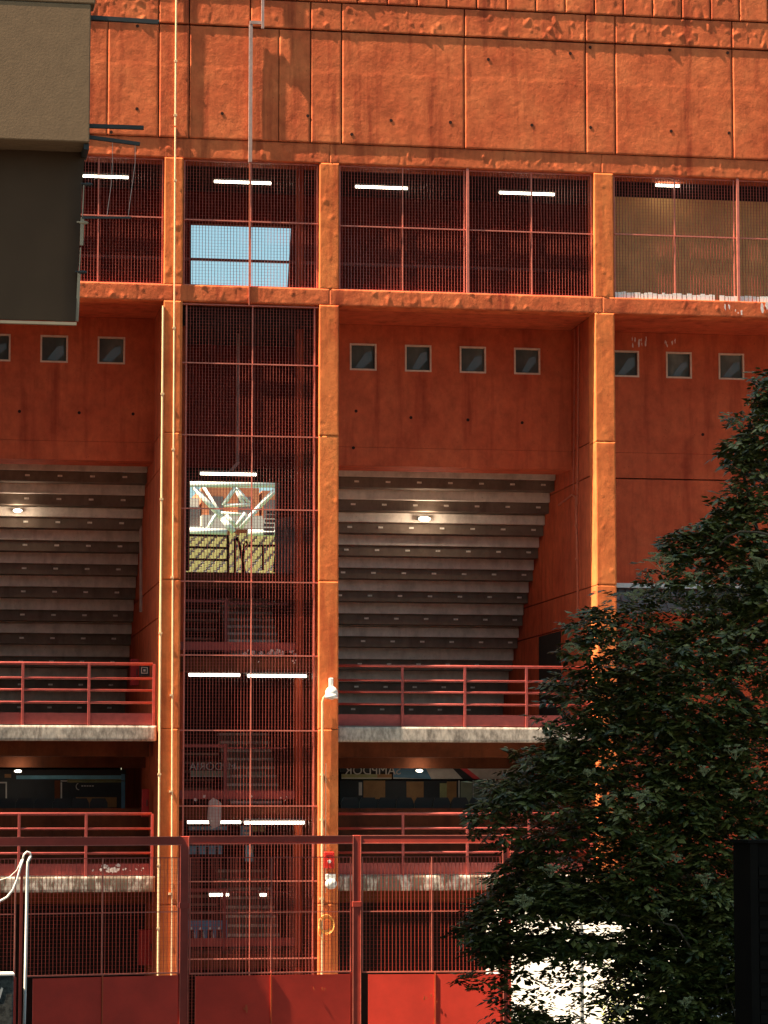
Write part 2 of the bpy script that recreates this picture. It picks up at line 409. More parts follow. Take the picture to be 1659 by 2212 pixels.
def grooved_side(xa, xb, y1, side):
    """side wall of a recessed bay: blocks with open joints"""
    zs = [0.0, 3.15, 5.80, 8.02, 8.66, 10.72, 11.35, ZL-0.002]
    for k in range(len(zs)-1):
        z0 = zs[k] + (0.018 if k else 0)
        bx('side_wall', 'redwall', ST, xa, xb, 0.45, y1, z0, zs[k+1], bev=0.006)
    bx('side_wall_core', 'joint', ST, xa+0.03, xb-0.03, 0.47, y1-0.02, 0.0, ZL-0.01)
grooved_side(4.49, 4.72, 9.3, 1)
grooved_side(12.46, 12.72, 9.3, 1)
grooved_side(7.50, 7.66, 6.2, -1)
grooved_side(-1.32, -1.10, 9.3, -1)
# recessed bays: soffit, back wall with four square windows
for (a, b) in ((-1.10, 4.49), (7.66, 12.46)):
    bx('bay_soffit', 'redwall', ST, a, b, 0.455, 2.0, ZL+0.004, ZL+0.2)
def back_wall(a, b, z0, wins, name='hood_wall'):
    y0, y1 = 2.0, 2.35; wz0, wz1 = 12.83, 13.34
    m = MB(); m.box(a, b, y0, y1, z0+0.35, wz0); m.box(a, b, y0, y1, wz1, ZL)
    m.box(a, b, y0-0.0, y1+0.5, z0, z0+0.345)
    edges = [a] + [e for w_ in wins for e in w_] + [b]
    for i in range(0, len(edges), 2):
        if edges[i+1] > edges[i]+0.01: m.box(edges[i], edges[i+1], y0+0.0015, y1, wz0, wz1)
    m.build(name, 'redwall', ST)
    for (wa, wb) in wins:
        m = MB(); m.box(wa+0.03, wb-0.03, 2.06, 2.075, wz0+0.03, wz1-0.03); g = m.build('window', 'glass', ST)
        m = MB(); t = 0.032
        m.box(wa, wb, 1.985, 2.05, wz0, wz0+t); m.box(wa, wb, 1.985, 2.05, wz1-t, wz1)
        m.box(wa, wa+t, 1.987, 2.05, wz0+t, wz1-t); m.box(wb-t, wb, 1.987, 2.05, wz0+t, wz1-t)
        m.build('window_frame', 'frame', g)
        rnd = random.Random(int(wa*100)); m = MB()          # curtain or sheet slumped behind the pane
        xa = wa+0.06+rnd.uniform(0, 0.1); zt = wz1-0.10-rnd.uniform(0, 0.08)
        m.poly([(xa, wz0+0.06), (xa+0.1+rnd.uniform(0, .1), wz0+0.05), (wb-0.07, zt-rnd.uniform(.05, .2)), (wb-0.08, zt), (wb-0.2, zt-0.03)], 2.052, 2.056)
        m.build('curtain', 'glassdark', g)
back_wall(-1.10, 4.49, 11.02, [(0.25+1.06*i, 0.76+1.06*i) for i in range(4)])
back_wall(7.66, 12.46, 11.02, [(8.18+1.056*i, 8.69+1.056*i) for i in range(4)])
back_wall(12.72, 17.7, 11.02, [(13.29+1.045*i, 13.80+1.045*i) for i in range(4)])
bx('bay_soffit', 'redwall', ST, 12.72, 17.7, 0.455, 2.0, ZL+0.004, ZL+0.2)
bx('infill_wall', 'redwall', ST, 12.84, 17.6, 2.0, 2.4, 0, 8.64); bx('infill_wall', 'redwall', ST, 12.84, 17.6, 2.003, 2.4, 8.645, 10.86, bev=.008)
bx('infill_wall', 'redwall', ST, 12.84, 17.6, 2.0, 2.35, 10.885, 11.02)
for (x, z) in ((8.3, 12.05), (9.35, 11.95), (10.45, 11.93), (11.5, 11.9), (8.25, 11.35), (15.05, 11.75), (15.5, 10.6), (15.1, 9.55), (2.0, 11.9), (3.1, 11.9), (4.1, 11.9)):
    m = MB(); m.tube([(x, 1.990, z), (x, 2.01, z)], 0.03, 10); m.build('tie_hole', 'hole', ST)
flakes(ST, 13.62, 13.95, 13.42, 13.6, 1.995, 10, 0.02, 5, drip=3.5)
flakes(ST, 14.2, 14.6, 13.45, 13.58, 1.995, 6, 0.014, 6, drip=3.5)
flakes(ST, 15.6, 17.0, ZL+0.06, ZL+0.25, -0.02, 24, 0.045, 8, drip=2.4)
flakes(ST, 14.9, 15.4, ZL+0.06, ZL+0.22, -0.02, 6, 0.016, 9, drip=3)

# flat black sheet painting in a doorway's darkness, right bay side wall
bx('doorway_shade_sheet', 'black_in', ST, 12.445, 12.459, 3.0, 4.9, 6.1, 8.0)

# slabs
for (x0, x1, tagx) in ((-1.08, 4.42, 0), (7.675, 12.44, 1)):
    for z1, mt in ((6.06, 'slab'), (3.40, 'slab_low')):
        rough('slab_edge', mt, ST, x0, x1, z1-0.27, z1, 0.15, 0.25, 0.04, 0.004, 200+tagx, 0.02, 0.004)
        bx('slab', 'soffit_bounce_tan', ST, x0, x1, 0.402, 1.6, z1-0.24, z1-0.01)
        bx('slab_beam', 'brown_in', ST, x0, x1, 1.602, 1.95, z1-0.52, z1-0.01)
        bx('slab', 'brown_in', ST, x0, x1, 1.952, 9.0, z1-0.20, z1-0.01)
for z1 in (6.06, 3.40):
    for (x0, x1) in ((-1.08, 4.42), (7.675, 12.44)):
        bx('bounce_floor_sheet', 'step', ST, x0, x1, 0.42, 8.9, z1-0.009, z1+0.004)  # pale unseen sheet, added to bounce light up onto the terraces
# dark ends of the rooms behind
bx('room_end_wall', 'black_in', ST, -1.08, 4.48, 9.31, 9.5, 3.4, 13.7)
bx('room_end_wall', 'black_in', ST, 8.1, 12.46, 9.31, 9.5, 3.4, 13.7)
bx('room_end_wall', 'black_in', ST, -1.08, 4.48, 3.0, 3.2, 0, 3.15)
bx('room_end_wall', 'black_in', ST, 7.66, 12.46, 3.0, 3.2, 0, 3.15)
# parapet behind the lower railing
for (x0, x1) in ((-1.08, 4.48), (7.66, 12.46)):
    bx('parapet', 'brown_in', ST, x0, x1, 2.3, 2.5, 3.40, 4.60)
    bx('lintel', 'brown_in', ST, x0, x1, 3.2, 3.5, 5.36, 5.58)

# ---- upper gallery behind the mesh
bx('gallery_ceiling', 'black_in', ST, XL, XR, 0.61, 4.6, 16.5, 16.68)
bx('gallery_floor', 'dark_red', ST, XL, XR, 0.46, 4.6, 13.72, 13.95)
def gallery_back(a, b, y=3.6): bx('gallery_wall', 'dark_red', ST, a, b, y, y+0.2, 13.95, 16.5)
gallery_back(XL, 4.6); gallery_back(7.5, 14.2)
# tower bay back wall with the sky opening (slanted right jamb)
q = [P3(413, 482, 3.6), P3(631, 489, 3.6), P3(619, 602, 3.6), P3(413, 597, 3.6)]
zt = q[0].z; zb = 13.95
m = MB()
m.poly([(4.6, zt), (7.5, zt), (7.5, 16.5), (4.6, 16.5)], 3.6, 3.8)
m.poly([(4.6, zb), (q[3].x, zb), (q[0].x, zt), (4.6, zt)], 3.6, 3.8)
m.poly([(q[2].x, zb), (7.5, zb), (7.5, zt), (q[1].x, zt)], 3.6, 3.8)
m.build('gallery_wall', 'dark_red', ST)
for z in (15.12,):
    bx('gallery_rail', 'rail', ST, XL, 12.7, 3.3, 3.34, z-.03, z+.02)
bx('gallery_kick', 'rail', ST, XL, 12.7, 3.2, 3.24, 13.96, 14.12)
bx('gallery_wall', 'tan_board', ST, 12.85, 17.6, 0.9, 0.95, 14.0, 16.10)
bx('gallery_wall', 'black_in', ST, 12.85, 17.6, 1.2, 1.3, 13.95, 16.5)
flk = MB(); rnd = random.Random(3); x = 12.85
while x < 17.5:
    wd = rnd.uniform(0.03, 0.09); h_ = rnd.uniform(0.09, 0.125)
    if not (14.75 < x < 14.85): flk.box(x, x+wd, 0.055, 0.063, 14.004, 14.004+h_)
    x += wd + rnd.uniform(0.004, 0.02)
solo(flk, 'paper_strip', 'white', 'row of torn white paper strips lying along the foot of the right gallery grating', 'paper strip')

bx('sun_stop_deck', 'brown_in', ST, XL, XR, 4.62, 9.7, 13.45, 13.70)  # unseen deck, added to keep the high sun out of the bays
# ---- stair tower interior
bx('tower_wall', 'brown_in', ST, 4.72, 4.86, 0.52, 9.0, 0, 13.7)
bx('tower_wall', 'brown_in', ST, 7.30, 7.49, 0.52, 6.198, 0, 13.7)
bx('tower_pillar', 'redwall', ST, 7.02, 7.14, 0.9, 1.1, 0, 16.4)
bx('tower_pillar', 'redwall', ST, 4.88, 4.99, 0.9, 1.1, 0, 13.6)
bx('tower_ceiling', 'black_in', ST, 4.86, 7.30, 0.5, 9.0, 13.4, 13.68)
YB = 3.0
o1 = P3(412, 1036, YB); o2 = P3(607, 1036, YB); o3 = P3(594, 1232, YB)
ztop, zbot = o1.z, P3(500, 1232, YB).z
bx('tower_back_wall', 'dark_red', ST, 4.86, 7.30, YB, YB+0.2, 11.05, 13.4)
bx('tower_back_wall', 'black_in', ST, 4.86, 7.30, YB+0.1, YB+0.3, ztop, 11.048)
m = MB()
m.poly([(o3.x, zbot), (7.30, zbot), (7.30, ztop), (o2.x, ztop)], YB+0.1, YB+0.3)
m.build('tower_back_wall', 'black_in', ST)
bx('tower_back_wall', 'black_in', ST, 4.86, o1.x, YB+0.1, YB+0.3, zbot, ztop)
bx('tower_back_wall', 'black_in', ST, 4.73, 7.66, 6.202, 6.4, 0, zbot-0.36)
bx('landing', 'brown_in', ST, 4.86, 7.30, YB-0.1, 6.4, zbot-0.35, zbot-0.05)
# landings with beam, kick band and half flights
for zb_, zt_ in ((7.05, 7.32), (4.38, 4.64), (1.75, 2.0)):
    bx('landing_beam', 'brown_in', ST, 4.86, 7.30, 0.75, 1.05, zb_, zt_)
    bx('landing', 'brown_in', ST, 4.86, 7.30, 1.05, 2.6, zt_-0.15, zt_-0.01)
    bx('landing_kick', 'rail', ST, 4.88, 7.0, 0.80, 0.83, zt_+0.13, zt_+0.28)
    if zt_ < 7.4:
        pass
    # flight rising behind, right half
    for k in range(9):
        zz = zt_+0.05+0.165*k
        if zt_ > 7: zz = zt_+0.12+0.15*k
        bx('stair_step', 'step', ST, 6.02, 7.0, 2.6+0.26*k, 2.9+0.26*k, zz, zz+0.045, )
        bx('stair_riser', 'step_dark_shade', ST, 6.02, 7.0, 2.62+0.26*k, 2.64+0.26*k, zz-0.12, zz-0.002)
    for k in range(5):
        zz = zt_+0.95-0.16*k
        bx('stair_step', 'step_dark_shade', ST, 4.9, 5.8, 2.6+0.26*k, 2.9+0.26*k, zz, zz+0.04)
    bx('stair_rail', 'rail', ST, 5.82, 5.88, 1.9, 1.96, zt_, zt_+1.15)
    bx('stair_rail', 'rail', ST, 4.9, 5.82, 1.9, 1.94, zt_+1.08, zt_+1.13)
    bx('stair_rail', 'rail', ST, 5.90, 7.0, 1.9, 1.94, zt_+1.05, zt_+1.08)
flakes(ST, 6.05, 7.0, 7.36, 7.46, 0.79, 18, 0.042, 21)
flakes(ST, 6.3, 7.0, 7.22, 7.3, 0.745, 5, 0.02, 22)
flakes(ST, 4.9, 7.0, 4.60, 4.82, 0.79, 11, 0.03, 23)
# grey blanket hanging over the lower landing
m = MB(); m.poly([(5.40, 4.42), (5.42, 4.72), (5.50, 4.79), (5.60, 4.74), (5.66, 4.68), (5.64, 4.30), (5.52, 4.24), (5.45, 4.30)], 0.70, 0.735)
solo(m, 'cloth', 'pale', 'grey crumpled cloth hanging over the landing beam above the lowest pair of tube lamps', 'cloth')

# ------------------------------------------------------------------ gratings
def grating(parent, a, b, z0, z1, Y, pitch=0.0565, dv=0.028, th=0.0058, mat='mesh', name='grating', pt=None):
    """vertical flat bars and thin cross rods; pt maps (s,z)->(x,y)"""
    m = MB(); n = max(1, int(round((b-a)/pitch)))
    f = pt or (lambda s: (s, Y))
    for i in range(1, n):
        s = a+(b-a)*i/n; x, y = f(s)
        m.box(x-th/2, x+th/2, y-dv/2, y+dv/2, z0, z1)
    nz = max(1, int(round((z1-z0)/pitch)))
    (xa, ya), (xb, yb) = f(a), f(b)
    for j in range(1, nz):
        z = z0+(z1-z0)*j/nz
        m.beam((xa, ya, z), (xb, yb, z), 0.0028, 0.0028)
    return m.build(name, mat, parent)
def framed(name, label, xa, xb, z0, z1, Y, verts, horis, thick=(), group='steel gratings over the gallery openings'):
    t = thing(name, label, 'steel grating', ((xa+xb)/2, Y, z0), group)
    grating(t, xa, xb, z0, z1, Y)
    fr = MB(); w_ = 0.022
    for x in (xa+w_/2, xb-w_/2): fr.box(x-w_/2, x+w_/2, Y-0.022, Y+0.015, z0, z1)
    fr.box(xa+w_, xb-w_, Y-0.020, Y+0.013, z0, z0+w_); fr.box(xa+w_, xb-w_, Y-0.020, Y+0.013, z1-w_, z1)
    fr.build('frame', 'rail_hi', t)
    for x in verts: bx('mullion', 'rail_hi', t, x-0.010, x+0.010, Y-0.045, Y-0.023, z0, z1)
    for z in horis: bx('crossbar', 'rail_hi', t, xa, xb, Y-0.070, Y-0.046, z-0.011, z+0.011)
    for x in thick: bx('post', 'rail_hi', t, x-0.024, x+0.024, Y-0.110, Y-0.071, z0-0.02, z1+0.01)
    return t
YM = 0.12
xw = lambda p, y=500: P3(p, y, YM).x
framed('gallery_grating', 'grating of the gallery opening left of the long cream conduit, beside the beige balcony', -1.05, 4.46, ZW0+.01, ZW1-.01, YM, [xw(212), -0.2, 0.95, 2.1], [P3(315, 470, YM).z], (1.5,))
framed('gallery_grating', 'grating of the small gallery opening with pale sky behind it', 4.84, 7.29, ZW0+.01, ZW1-.01, YM, [xw(541)], [P3(540, 480, YM).z])
framed('gallery_grating', 'wide dark red gallery grating with two lit tubes behind and a thick middle post', 7.69, 12.43, ZW0+.01, ZW1-.01, YM, [xw(869), xw(1002), xw(1147)], [P3(1007, 498, YM).z], (xw(1008),))
framed('gallery_grating', 'gallery grating with tan board behind, at the right edge', 12.85, 17.58, ZW0+.01, ZW1-.01, YM, [xw(1456), xw(1584), 16.5], [P3(1456, 511, YM).z], (xw(1591),))
# stair tower grating, ten lifts
tw = thing('stair_grating', 'tall dark red steel grating closing the stair tower between two orange columns', 'steel grating', (6.07, 0.12, 0))
zl = [0.6, 1.95, 3.31, 4.64, 5.98, 7.32, 8.64, 9.95, 11.28, 12.59, 13.66]
YT = 0.11
for k in range(len(zl)-1): grating(tw, 4.86, 7.27, zl[k]+.012, zl[k+1]-.012, YT)
for z in zl:
    bx('crossbar', 'rail_hi', tw, 4.83, 7.31, YT-0.062, YT-0.039, z-0.011, z+0.011)
for x in (4.90, 7.235): bx('upright', 'rail_hi', tw, x-0.012, x+0.012, YT-0.038, YT-0.015, 0.6, 13.66)
bx('upright', 'rail_hi', tw, P3(543, 1200, YT).x-0.010, P3(543, 1200, YT).x+0.010, YT-0.038, YT-0.015, 0.6, 13.66)

# ------------------------------------------------------------------ lamps
def tube_lamp(px0, px1, py, Y, label):
    a = P3(px0, py, Y); b = P3(px1, py, Y); z = (a.z+b.z)/2
    t = thing('tube_lamp', label, 'tube lamp', ((a.x+b.x)/2, Y, z), 'lit fluorescent tubes')
    m = MB(); m.tube([(a.x, Y, z), (b.x, Y, z)], 0.026, 8); m.build('tube', 'tube', t)
    bx('housing', 'black_metal', t, a.x-0.02, b.x+0.02, Y+0.03, Y+0.08, z+0.0, z+0.07)
tube_lamp(150, 277, 381, 1.2, 'lit tube lamp in the gallery beside the beige balcony, leftmost of the gallery tubes')
tube_lamp(463, 585, 394, 1.2, 'lit tube lamp above the pale sky opening')
tube_lamp(768, 880, 405, 1.2, 'left of the two lit tubes in the wide gallery opening')
tube_lamp(1078, 1197, 418, 1.2, 'right of the two lit tubes in the wide gallery opening')
tube_lamp(1417, 1467, 401, 0.6, 'short lit tube lamp above the tan board at right')
tube_lamp(433, 553, 1024, 2.3, 'lit tube lamp just above the bright opening with the white truss')
tube_lamp(408, 518, 1458, 1.15, 'left tube of the lit pair under the upper stair landing')
tube_lamp(535, 662, 1460, 0.66, 'right tube of the lit pair under the upper stair landing')
tube_lamp(405, 520, 1776, 1.15, 'left tube of the lit pair just above the fence rail')
tube_lamp(528, 657, 1777, 0.66, 'right tube of the lit pair just above the fence rail')
tube_lamp(452, 494, 1933, 2.0, 'short lit tube lamp low in the tower behind the fence')
tube_lamp(562, 575, 1933, 2.0, 'tiny lit tube end right of the short low tube behind the fence')
def bulkhead(px, py, Y, w_, label):
    p = P3(px, py, Y)
    t = thing('bulkhead_lamp', label, 'wall lamp', p, 'oval bulkhead lamps')
    m = MB(); m.sphere((p.x, Y, p.z), w_/2, 0.07, w_*0.19, 14, 8); m.build('diffuser', 'bulb', t, True)
    l_ = bpy.data.lights.new('lamp_light', 'POINT'); l_.energy = 5*(w_/0.24)**2; l_.color = (1, .82, .6); l_.shadow_soft_size = .06
    lo = bpy.data.objects.new('lamp_light', l_); C.objects.link(lo); lo.parent = t; lo.location = (0, -.16, -.02)
    m = MB(); m.box(p.x-w_*0.55, p.x+w_*0.55, Y+0.04, Y+0.12, p.z-0.01, p.z+w_*0.24); m.build('housing', 'black_metal', t)
bulkhead(917, 1121, 4.1, 0.24, 'lit oval lamp under the stand in the right bay')
bulkhead(38, 1103, 4.1, 0.17, 'lit oval lamp under the stand in the left bay')
bulkhead(906, 1665, 3.1, 0.13, 'small lit lamp over the coloured banner in the right bay')
bulkhead(39, 1666, 3.1, 0.13, 'small lit lamp over the dark window at the left edge')

# ------------------------------------------------------------------ underside of the seating stand
def terrace(xa, xb, vents0, label, zoff=0.0):
    t = thing('seating_stand', label, 'grandstand', ((xa+xb)/2, 6, 6))
    rows = [1048+49.4*k for k in range(-1, 9)] + [1492, 1541]
    for k, py in enumerate(rows):
        kk = k-1
        Y = 3.85 + 0.5*kk
        zt = P3(735, py, Y).z + zoff; zb = P3(735, py+29.5, Y).z + zoff; zn = P3(735, py+49.4, Y).z + zoff
        m = MB()
        half = kk in (1, 6)
        if half: m.bbox(xa, xb, Y, Y+0.1, zt-0.075, zt, b=.006); m.bbox(xa, xb, Y-0.035, Y+0.1, zb, zt-0.085, b=.006)
        else: m.bbox(xa, xb, Y, Y+0.1, zb, zt, b=.008)
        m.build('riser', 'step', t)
        s = bx('shaded_band', 'step_dark_shade', t, xa, xb, Y+0.11, Y+0.60, zn-0.02, zb-0.004)  # recessed band, its overhang shade painted in by the darker material
        bx('step_light_stop', 'joint', t, xa, xb, Y+0.62, Y+1.3, zn-0.35, zn+0.12)  # unseen block, added behind the steps to stop sun leaking through
        zm = (zb*0.5+zn*0.5)
        pitch = 0.615; x = vents0 + (kk*0.01)
        while x < xb-0.15:
            if x > xa+0.1:
                m = MB(); m.box(x-0.045, x+0.045, Y+0.085, Y+0.10, zm-0.018, zm+0.018); m.build('vent', 'vent', s)
            x += pitch
    return t
terrace(7.665, 12.455, 8.55, 'stepped grey underside of the seating stand in the right bay')
terrace(0.2, 4.485, 1.0, 'stepped grey underside of the seating stand in the left bay')
bx('stand_side_infill', 'black_in', ST, -1.08, 0.195, 4.0, 4.2, 6.1, 11.0)

# ------------------------------------------------------------------ railings
def railing(xa, xb, zs, posts, label, four=True):
    t = thing('railing', label, 'railing', ((xa+xb)/2, 0.3, zs), 'red balcony railings')
    Y = 0.24
    for h in (1.10, 0.84, 0.63, 0.41):
        m = MB(); m.tube([(xa, Y, zs+h), (xb, Y, zs+h)], 0.022 if h < 1 else 0.027, 8); m.build('rail', 'rail', t, True)
    for x in posts: bx('post', 'rail', t, x-0.024, x+0.024, Y-0.028, Y+0.01, zs+0.001, zs+1.10, bev=.004)
    bx('kick_plate', 'rail', t, xa, xb, Y+0.012, Y+0.018, zs+0.02, zs+0.225)
    return t
px_ = lambda p, y=1500: P3(p, y, 0.24).x
railing(-1.0, 4.36, 6.06, [-0.6, 0.6, px_(49), px_(192), px_(332)], 'upper red railing of the left bay')
railing(7.70, 12.40, 6.06, [px_(869), px_(1004), px_(1137), px_(1270)], 'upper red railing of the right bay, its right end behind leaves')
railing(-1.0, 4.36, 3.40, [-0.6, 0.6, px_(45), px_(189), px_(331)], 'lower red railing of the left bay, behind the fence')
railing(7.70, 12.40, 3.40, [px_(870), px_(1008), px_(1141), px_(1275)], 'lower red railing of the right bay, behind the fence')
flakes(ST, P3(200, 1877, .24).x, P3(262, 1877, .24).x, 3.5, 3.6, 0.245, 11, 0.045, 31)
flakes(ST, P3(262, 1877, .24).x, P3(320, 1877, .24).x, 3.5, 3.6, 0.245, 8, 0.018, 32)

# ------------------------------------------------------------------ conduits, pipes and wall fittings
def pipe(name, pts, r, mat, label, cat='pipe', clips=(), square=False):
    t = thing(name, label, cat, pts[0])
    m = MB()
    if square:
        for a, b in zip(pts[:-1], pts[1:]): m.beam(a, b, r*2, r*1.4)
    else:
        fine = [Vector(pts[0])]
        for a, b in zip(pts[:-1], pts[1:]):
            a, b = Vector(a), Vector(b); k = max(1, int((b-a).length/0.35))
            fine += [a.lerp(b, (j+1)/k) for j in range(k)]
        m.tube(fine, r, 10)
    m.build('tube', mat, t, False)
    for (x, y, z) in clips:
        c = MB(); c.box(x-r*1.6, x+r*1.6, y-r*1.25, y+r*1.1, z-0.018, z+0.018); c.build('clip', mat, t)
    return t
xp = P3(376, 600, -0.04).x
pipe('conduit', [(xp, -0.062, 21.0), (xp, -0.062, 16.9)], 0.017, 'cream', 'cream conduit running down the orange panels beside the beige balcony', 'conduit', [(xp, -0.06, z) for z in (18.1, 17.1)])
pipe('conduit', [(xp+.004, -0.030, 16.88), (xp+0.02, -0.030, 8.5), (xp+0.05, -0.030, 1.2)], 0.016, 'cream', 'long cream conduit down the front of the leftmost column', 'conduit', [(xp+.01, -0.03, z) for z in (15.9, 13.2, 11.0, 8.7, 6.6, 4.9, 3.1)])
pipe('conduit', [(4.468, -0.012, 13.6), (4.466, -0.012, 8.0), (4.47, -0.012, 1.2)], 0.019, 'cream', 'cream conduit on the left edge of the leftmost column, below the ledge', 'conduit', [(4.468, -0.012, z) for z in (12.0, 10.1, 7.7, 5.2, 3.6, 2.5)])
m = MB(); xq = P3(541, 200, -0.07).x
pt = thing('downpipe', 'square orange brown downpipe on the upper panels above the stair tower', 'downpipe', (xq, -0.06, 16.3))
bx('tube', 'pipe_grey', pt, xq-0.030, xq+0.034, -0.095, -0.046, 16.28, 18.84)
bx('upper_tube', 'pipe_grey', pt, xq+0.19, xq+0.24, -0.125, -0.080, 18.76, 21.0)
bx('elbow', 'pipe_grey', pt, xq-0.02, xq+0.22, -0.11, -0.06, 18.845, 18.90)
bx('gutter_pipe', 'pipe_red', pt, xq-0.010, xq+0.012, -0.02, -0.0, 13.66, 16.27)
# cable and camera on column C1
t = thing('security_camera', 'white dome security camera on a bracket on the middle column', 'security camera', P3(716, 1500, -0.1))
p = P3(716, 1497, -0.14)
m = MB(); m.sphere((p.x, -0.16, p.z), 0.115, 0.11, 0.12, 16, 10); m.tube([(p.x, -0.16, p.z-0.02), (p.x, -0.16, p.z-0.10)], 0.115, 16); m.build('dome', 'white', t, True)
m = MB(); m.bbox(p.x-0.035, p.x+0.03, -0.17, -0.02, p.z+0.06, p.z+0.27, b=.008); m.build('bracket', 'white', t)
xc = P3(696, 1700, -0.04).x
pipe('conduit', [(p.x-0.08, -0.10, p.z-0.03), (p.x-0.13, -0.06, p.z-0.09), (xc, -0.045, p.z-0.16), (xc, -0.045, 1.2)], 0.022, 'cream', 'cream cable conduit dropping from the dome camera', 'conduit', [(xc, -0.03, z) for z in (5.2, 4.4, 3.0)])
pipe('conduit', [(xc+0.065, -0.022, 5.4), (xc+0.065, -0.022, 3.1)], 0.010, 'cream', 'thin cream conduit ending at the red alarm box', 'conduit')
t = thing('alarm_box', 'small bright red alarm box on the middle column', 'alarm box', P3(710, 1857, -0.03))
a = P3(699, 1840, 0); b = P3(721, 1876, 0)
bx('case', 'red_box', t, a.x, b.x, -0.08, -0.006, b.z, a.z, bev=.012)
m = MB(); m.tube([((a.x+b.x)/2, -0.10, (a.z+b.z)/2-.02), ((a.x+b.x)/2, -0.078, (a.z+b.z)/2-.02)], 0.03, 12); m.build('button', 'white', t)
bx('lid_slot', 'deep_red', t, a.x+.03, b.x-.03, -0.084, -0.079, a.z-.07, a.z-.05)
t = thing('siren_box', 'white siren box under the red alarm box', 'siren', P3(713, 1903, -0.03))
a = P3(702, 1888, 0); b = P3(725, 1918, 0)
bx('case', 'white', t, a.x, b.x, -0.07, -0.006, (a.z+b.z)/2+.02, a.z, bev=.01)
m = MB(); m.sphere(((a.x+b.x)/2+.005, -0.05, (a.z+b.z)/2-.05), 0.11, 0.08, 0.10, 14, 8); m.build('horn', 'white', t, True)
# coiled hose
t = MB(); c = P3(705, 1997, -0.07); rnd = random.Random(5)
for k in range(5):
    r0 = 0.095+0.012*k; pts = []
    for i in range(25):
        a = 2*math.pi*i/24; rr = r0*(1+0.06*math.sin(a*2+k)); pts.append((c.x+rr*math.cos(a)+rnd.uniform(-.004, .004), -0.05-0.012*k, c.z+rr*1.15*math.sin(a)))
    t.tube(pts, 0.008, 6, False)
t.tube([(c.x-0.13, -0.07, c.z+0.02), (c.x-0.14, -0.06, c.z-0.15), (c.x-0.08, -0.06, c.z-0.26), (c.x+0.0, -0.06, c.z-0.31)], 0.010, 6)
solo(t, 'hose_coil', 'hose', 'coiled orange hose hung low on the middle column', 'hose', smooth=True)
# pipes in the recesses
def P3s(px, py, xwall):
    """depth at which a sight line meets the side wall x = xwall"""
    a = P3(px, py, 0); t_ = (xwall-CAM[0])/(a.x-CAM[0])
    return (xwall, CAM[1]+(0-CAM[1])*t_, CAM[2]+(a.z-CAM[2])*t_)
e = 12.44
pipe('wall_pipe', [P3s(1207, 1091, e), P3s(1222, 1080, e), P3s(1236, 1069, e), P3s(1243, 1073, e), P3s(1245, 1085, e), P3s(1247, 1200, e), P3s(1249, 1333, e)], 0.022, 'pipe_red', 'painted pipe bending along the side wall of the right bay', clips=[P3s(1246, 1135, e), P3s(1247, 1207, e)])
pipe('wall_pipe', [P3s(1250, 703, e), P3s(1247, 1090, e)], 0.016, 'pipe_red', 'thin painted pipe high on the side wall of the right bay, nearer the column')
pipe('wall_pipe', [P3s(1241, 712, e), P3s(1239, 1060, e)], 0.012, 'pipe_red', 'thinner painted pipe high on the side wall of the right bay, nearer the corner')
pipe('wall_pipe', [P3s(305, 1090, 4.47), P3s(305, 1322, 4.47)], 0.035, 'pipe_grey', 'pale pipe at the back of the left bay side wall')
a = P3(515, 700, 1.6)
pipe('drain_pipe', [(a.x, 1.6, P3(515, 672, 1.6).z), (a.x, 1.6, P3(512, 1000, 1.6).z)], 0.030, 'pipe_grey', 'grey vertical pipe hanging behind the tower grating')
m = MB(); q = P3(540, 685, 1.5); m.bbox(q.x-.13, q.x+.13, 1.45, 1.6, q.z-.10, q.z+.08, b=.02); m.bbox(q.x-.2, q.x+.2, 1.47, 1.58, q.z+.03, q.z+.12, b=.02)
solo(m, 'junction_box', 'pipe_grey', 'grey junction box at the top of the pipe in the stair tower', 'junction box')
a = P3(505, 1008, 1.6)
m = MB(); m.beam((a.x+.09, 1.6, a.z+.09), (a.x-.05, 1.6, a.z-.08), .05, .06)
solo(m, 'pipe_bracket', 'pipe_grey', 'short grey slanted bracket under the pipe in the stair tower', 'bracket')
# red cabinets
for (x0, x1, y0, y1, Y, xx, lab) in ((282, 300, 1423, 1481, 3.0, 0, 'red cabinet door at the back of the left bay behind the upper railing'),
                                 (307, 322, 1704, 1765, 1.5, 0, 'dim red cabinet above the lower railing of the left bay'),
                                 (300, 331, 2008, 2085, 1.5, 0, 'dark red cabinet on the ground floor behind the left fence bay')):
    a = P3(x0, y0, Y); b = P3(x1, y1, Y)
    t = thing('fire_cabinet', lab, 'cabinet', (a.x, Y, b.z), 'red fire cabinets')
    bx('case', 'deep_red', t, a.x, b.x, Y, Y+0.2, b.z, a.z, bev=.01)
    bx('handle', 'black_metal', t, b.x-.05, b.x-.03, Y-.02, Y-.001, (a.z+b.z)/2-.06, (a.z+b.z)/2+.06)
t = thing('wall_sign', 'small dark square sign with a pale outline at the back of the left bay', 'sign', P3(312, 1448, 2.0))
a = P3(301, 1436, 2.0); b = P3(323, 1460, 2.0)
bx('board', 'ink', t, a.x, b.x, 2.0, 2.02, b.z, a.z)
m = MB(); cx, cz, s_ = (a.x+b.x)/2, (a.z+b.z)/2, 0.06
for (u0, u1, v0, v1) in ((-s_, s_, s_-.014, s_), (-s_, s_, -s_, -s_+.014), (-s_, -s_+.014, -s_+.014, s_-.014), (s_-.014, s_, -s_+.014, s_-.014), (-.02, .02, -.02, .02)):
    m.box(cx+u0, cx+u1, 1.994, 1.999, cz+v0, cz+v1)
m.build('outline', 'pale', t)

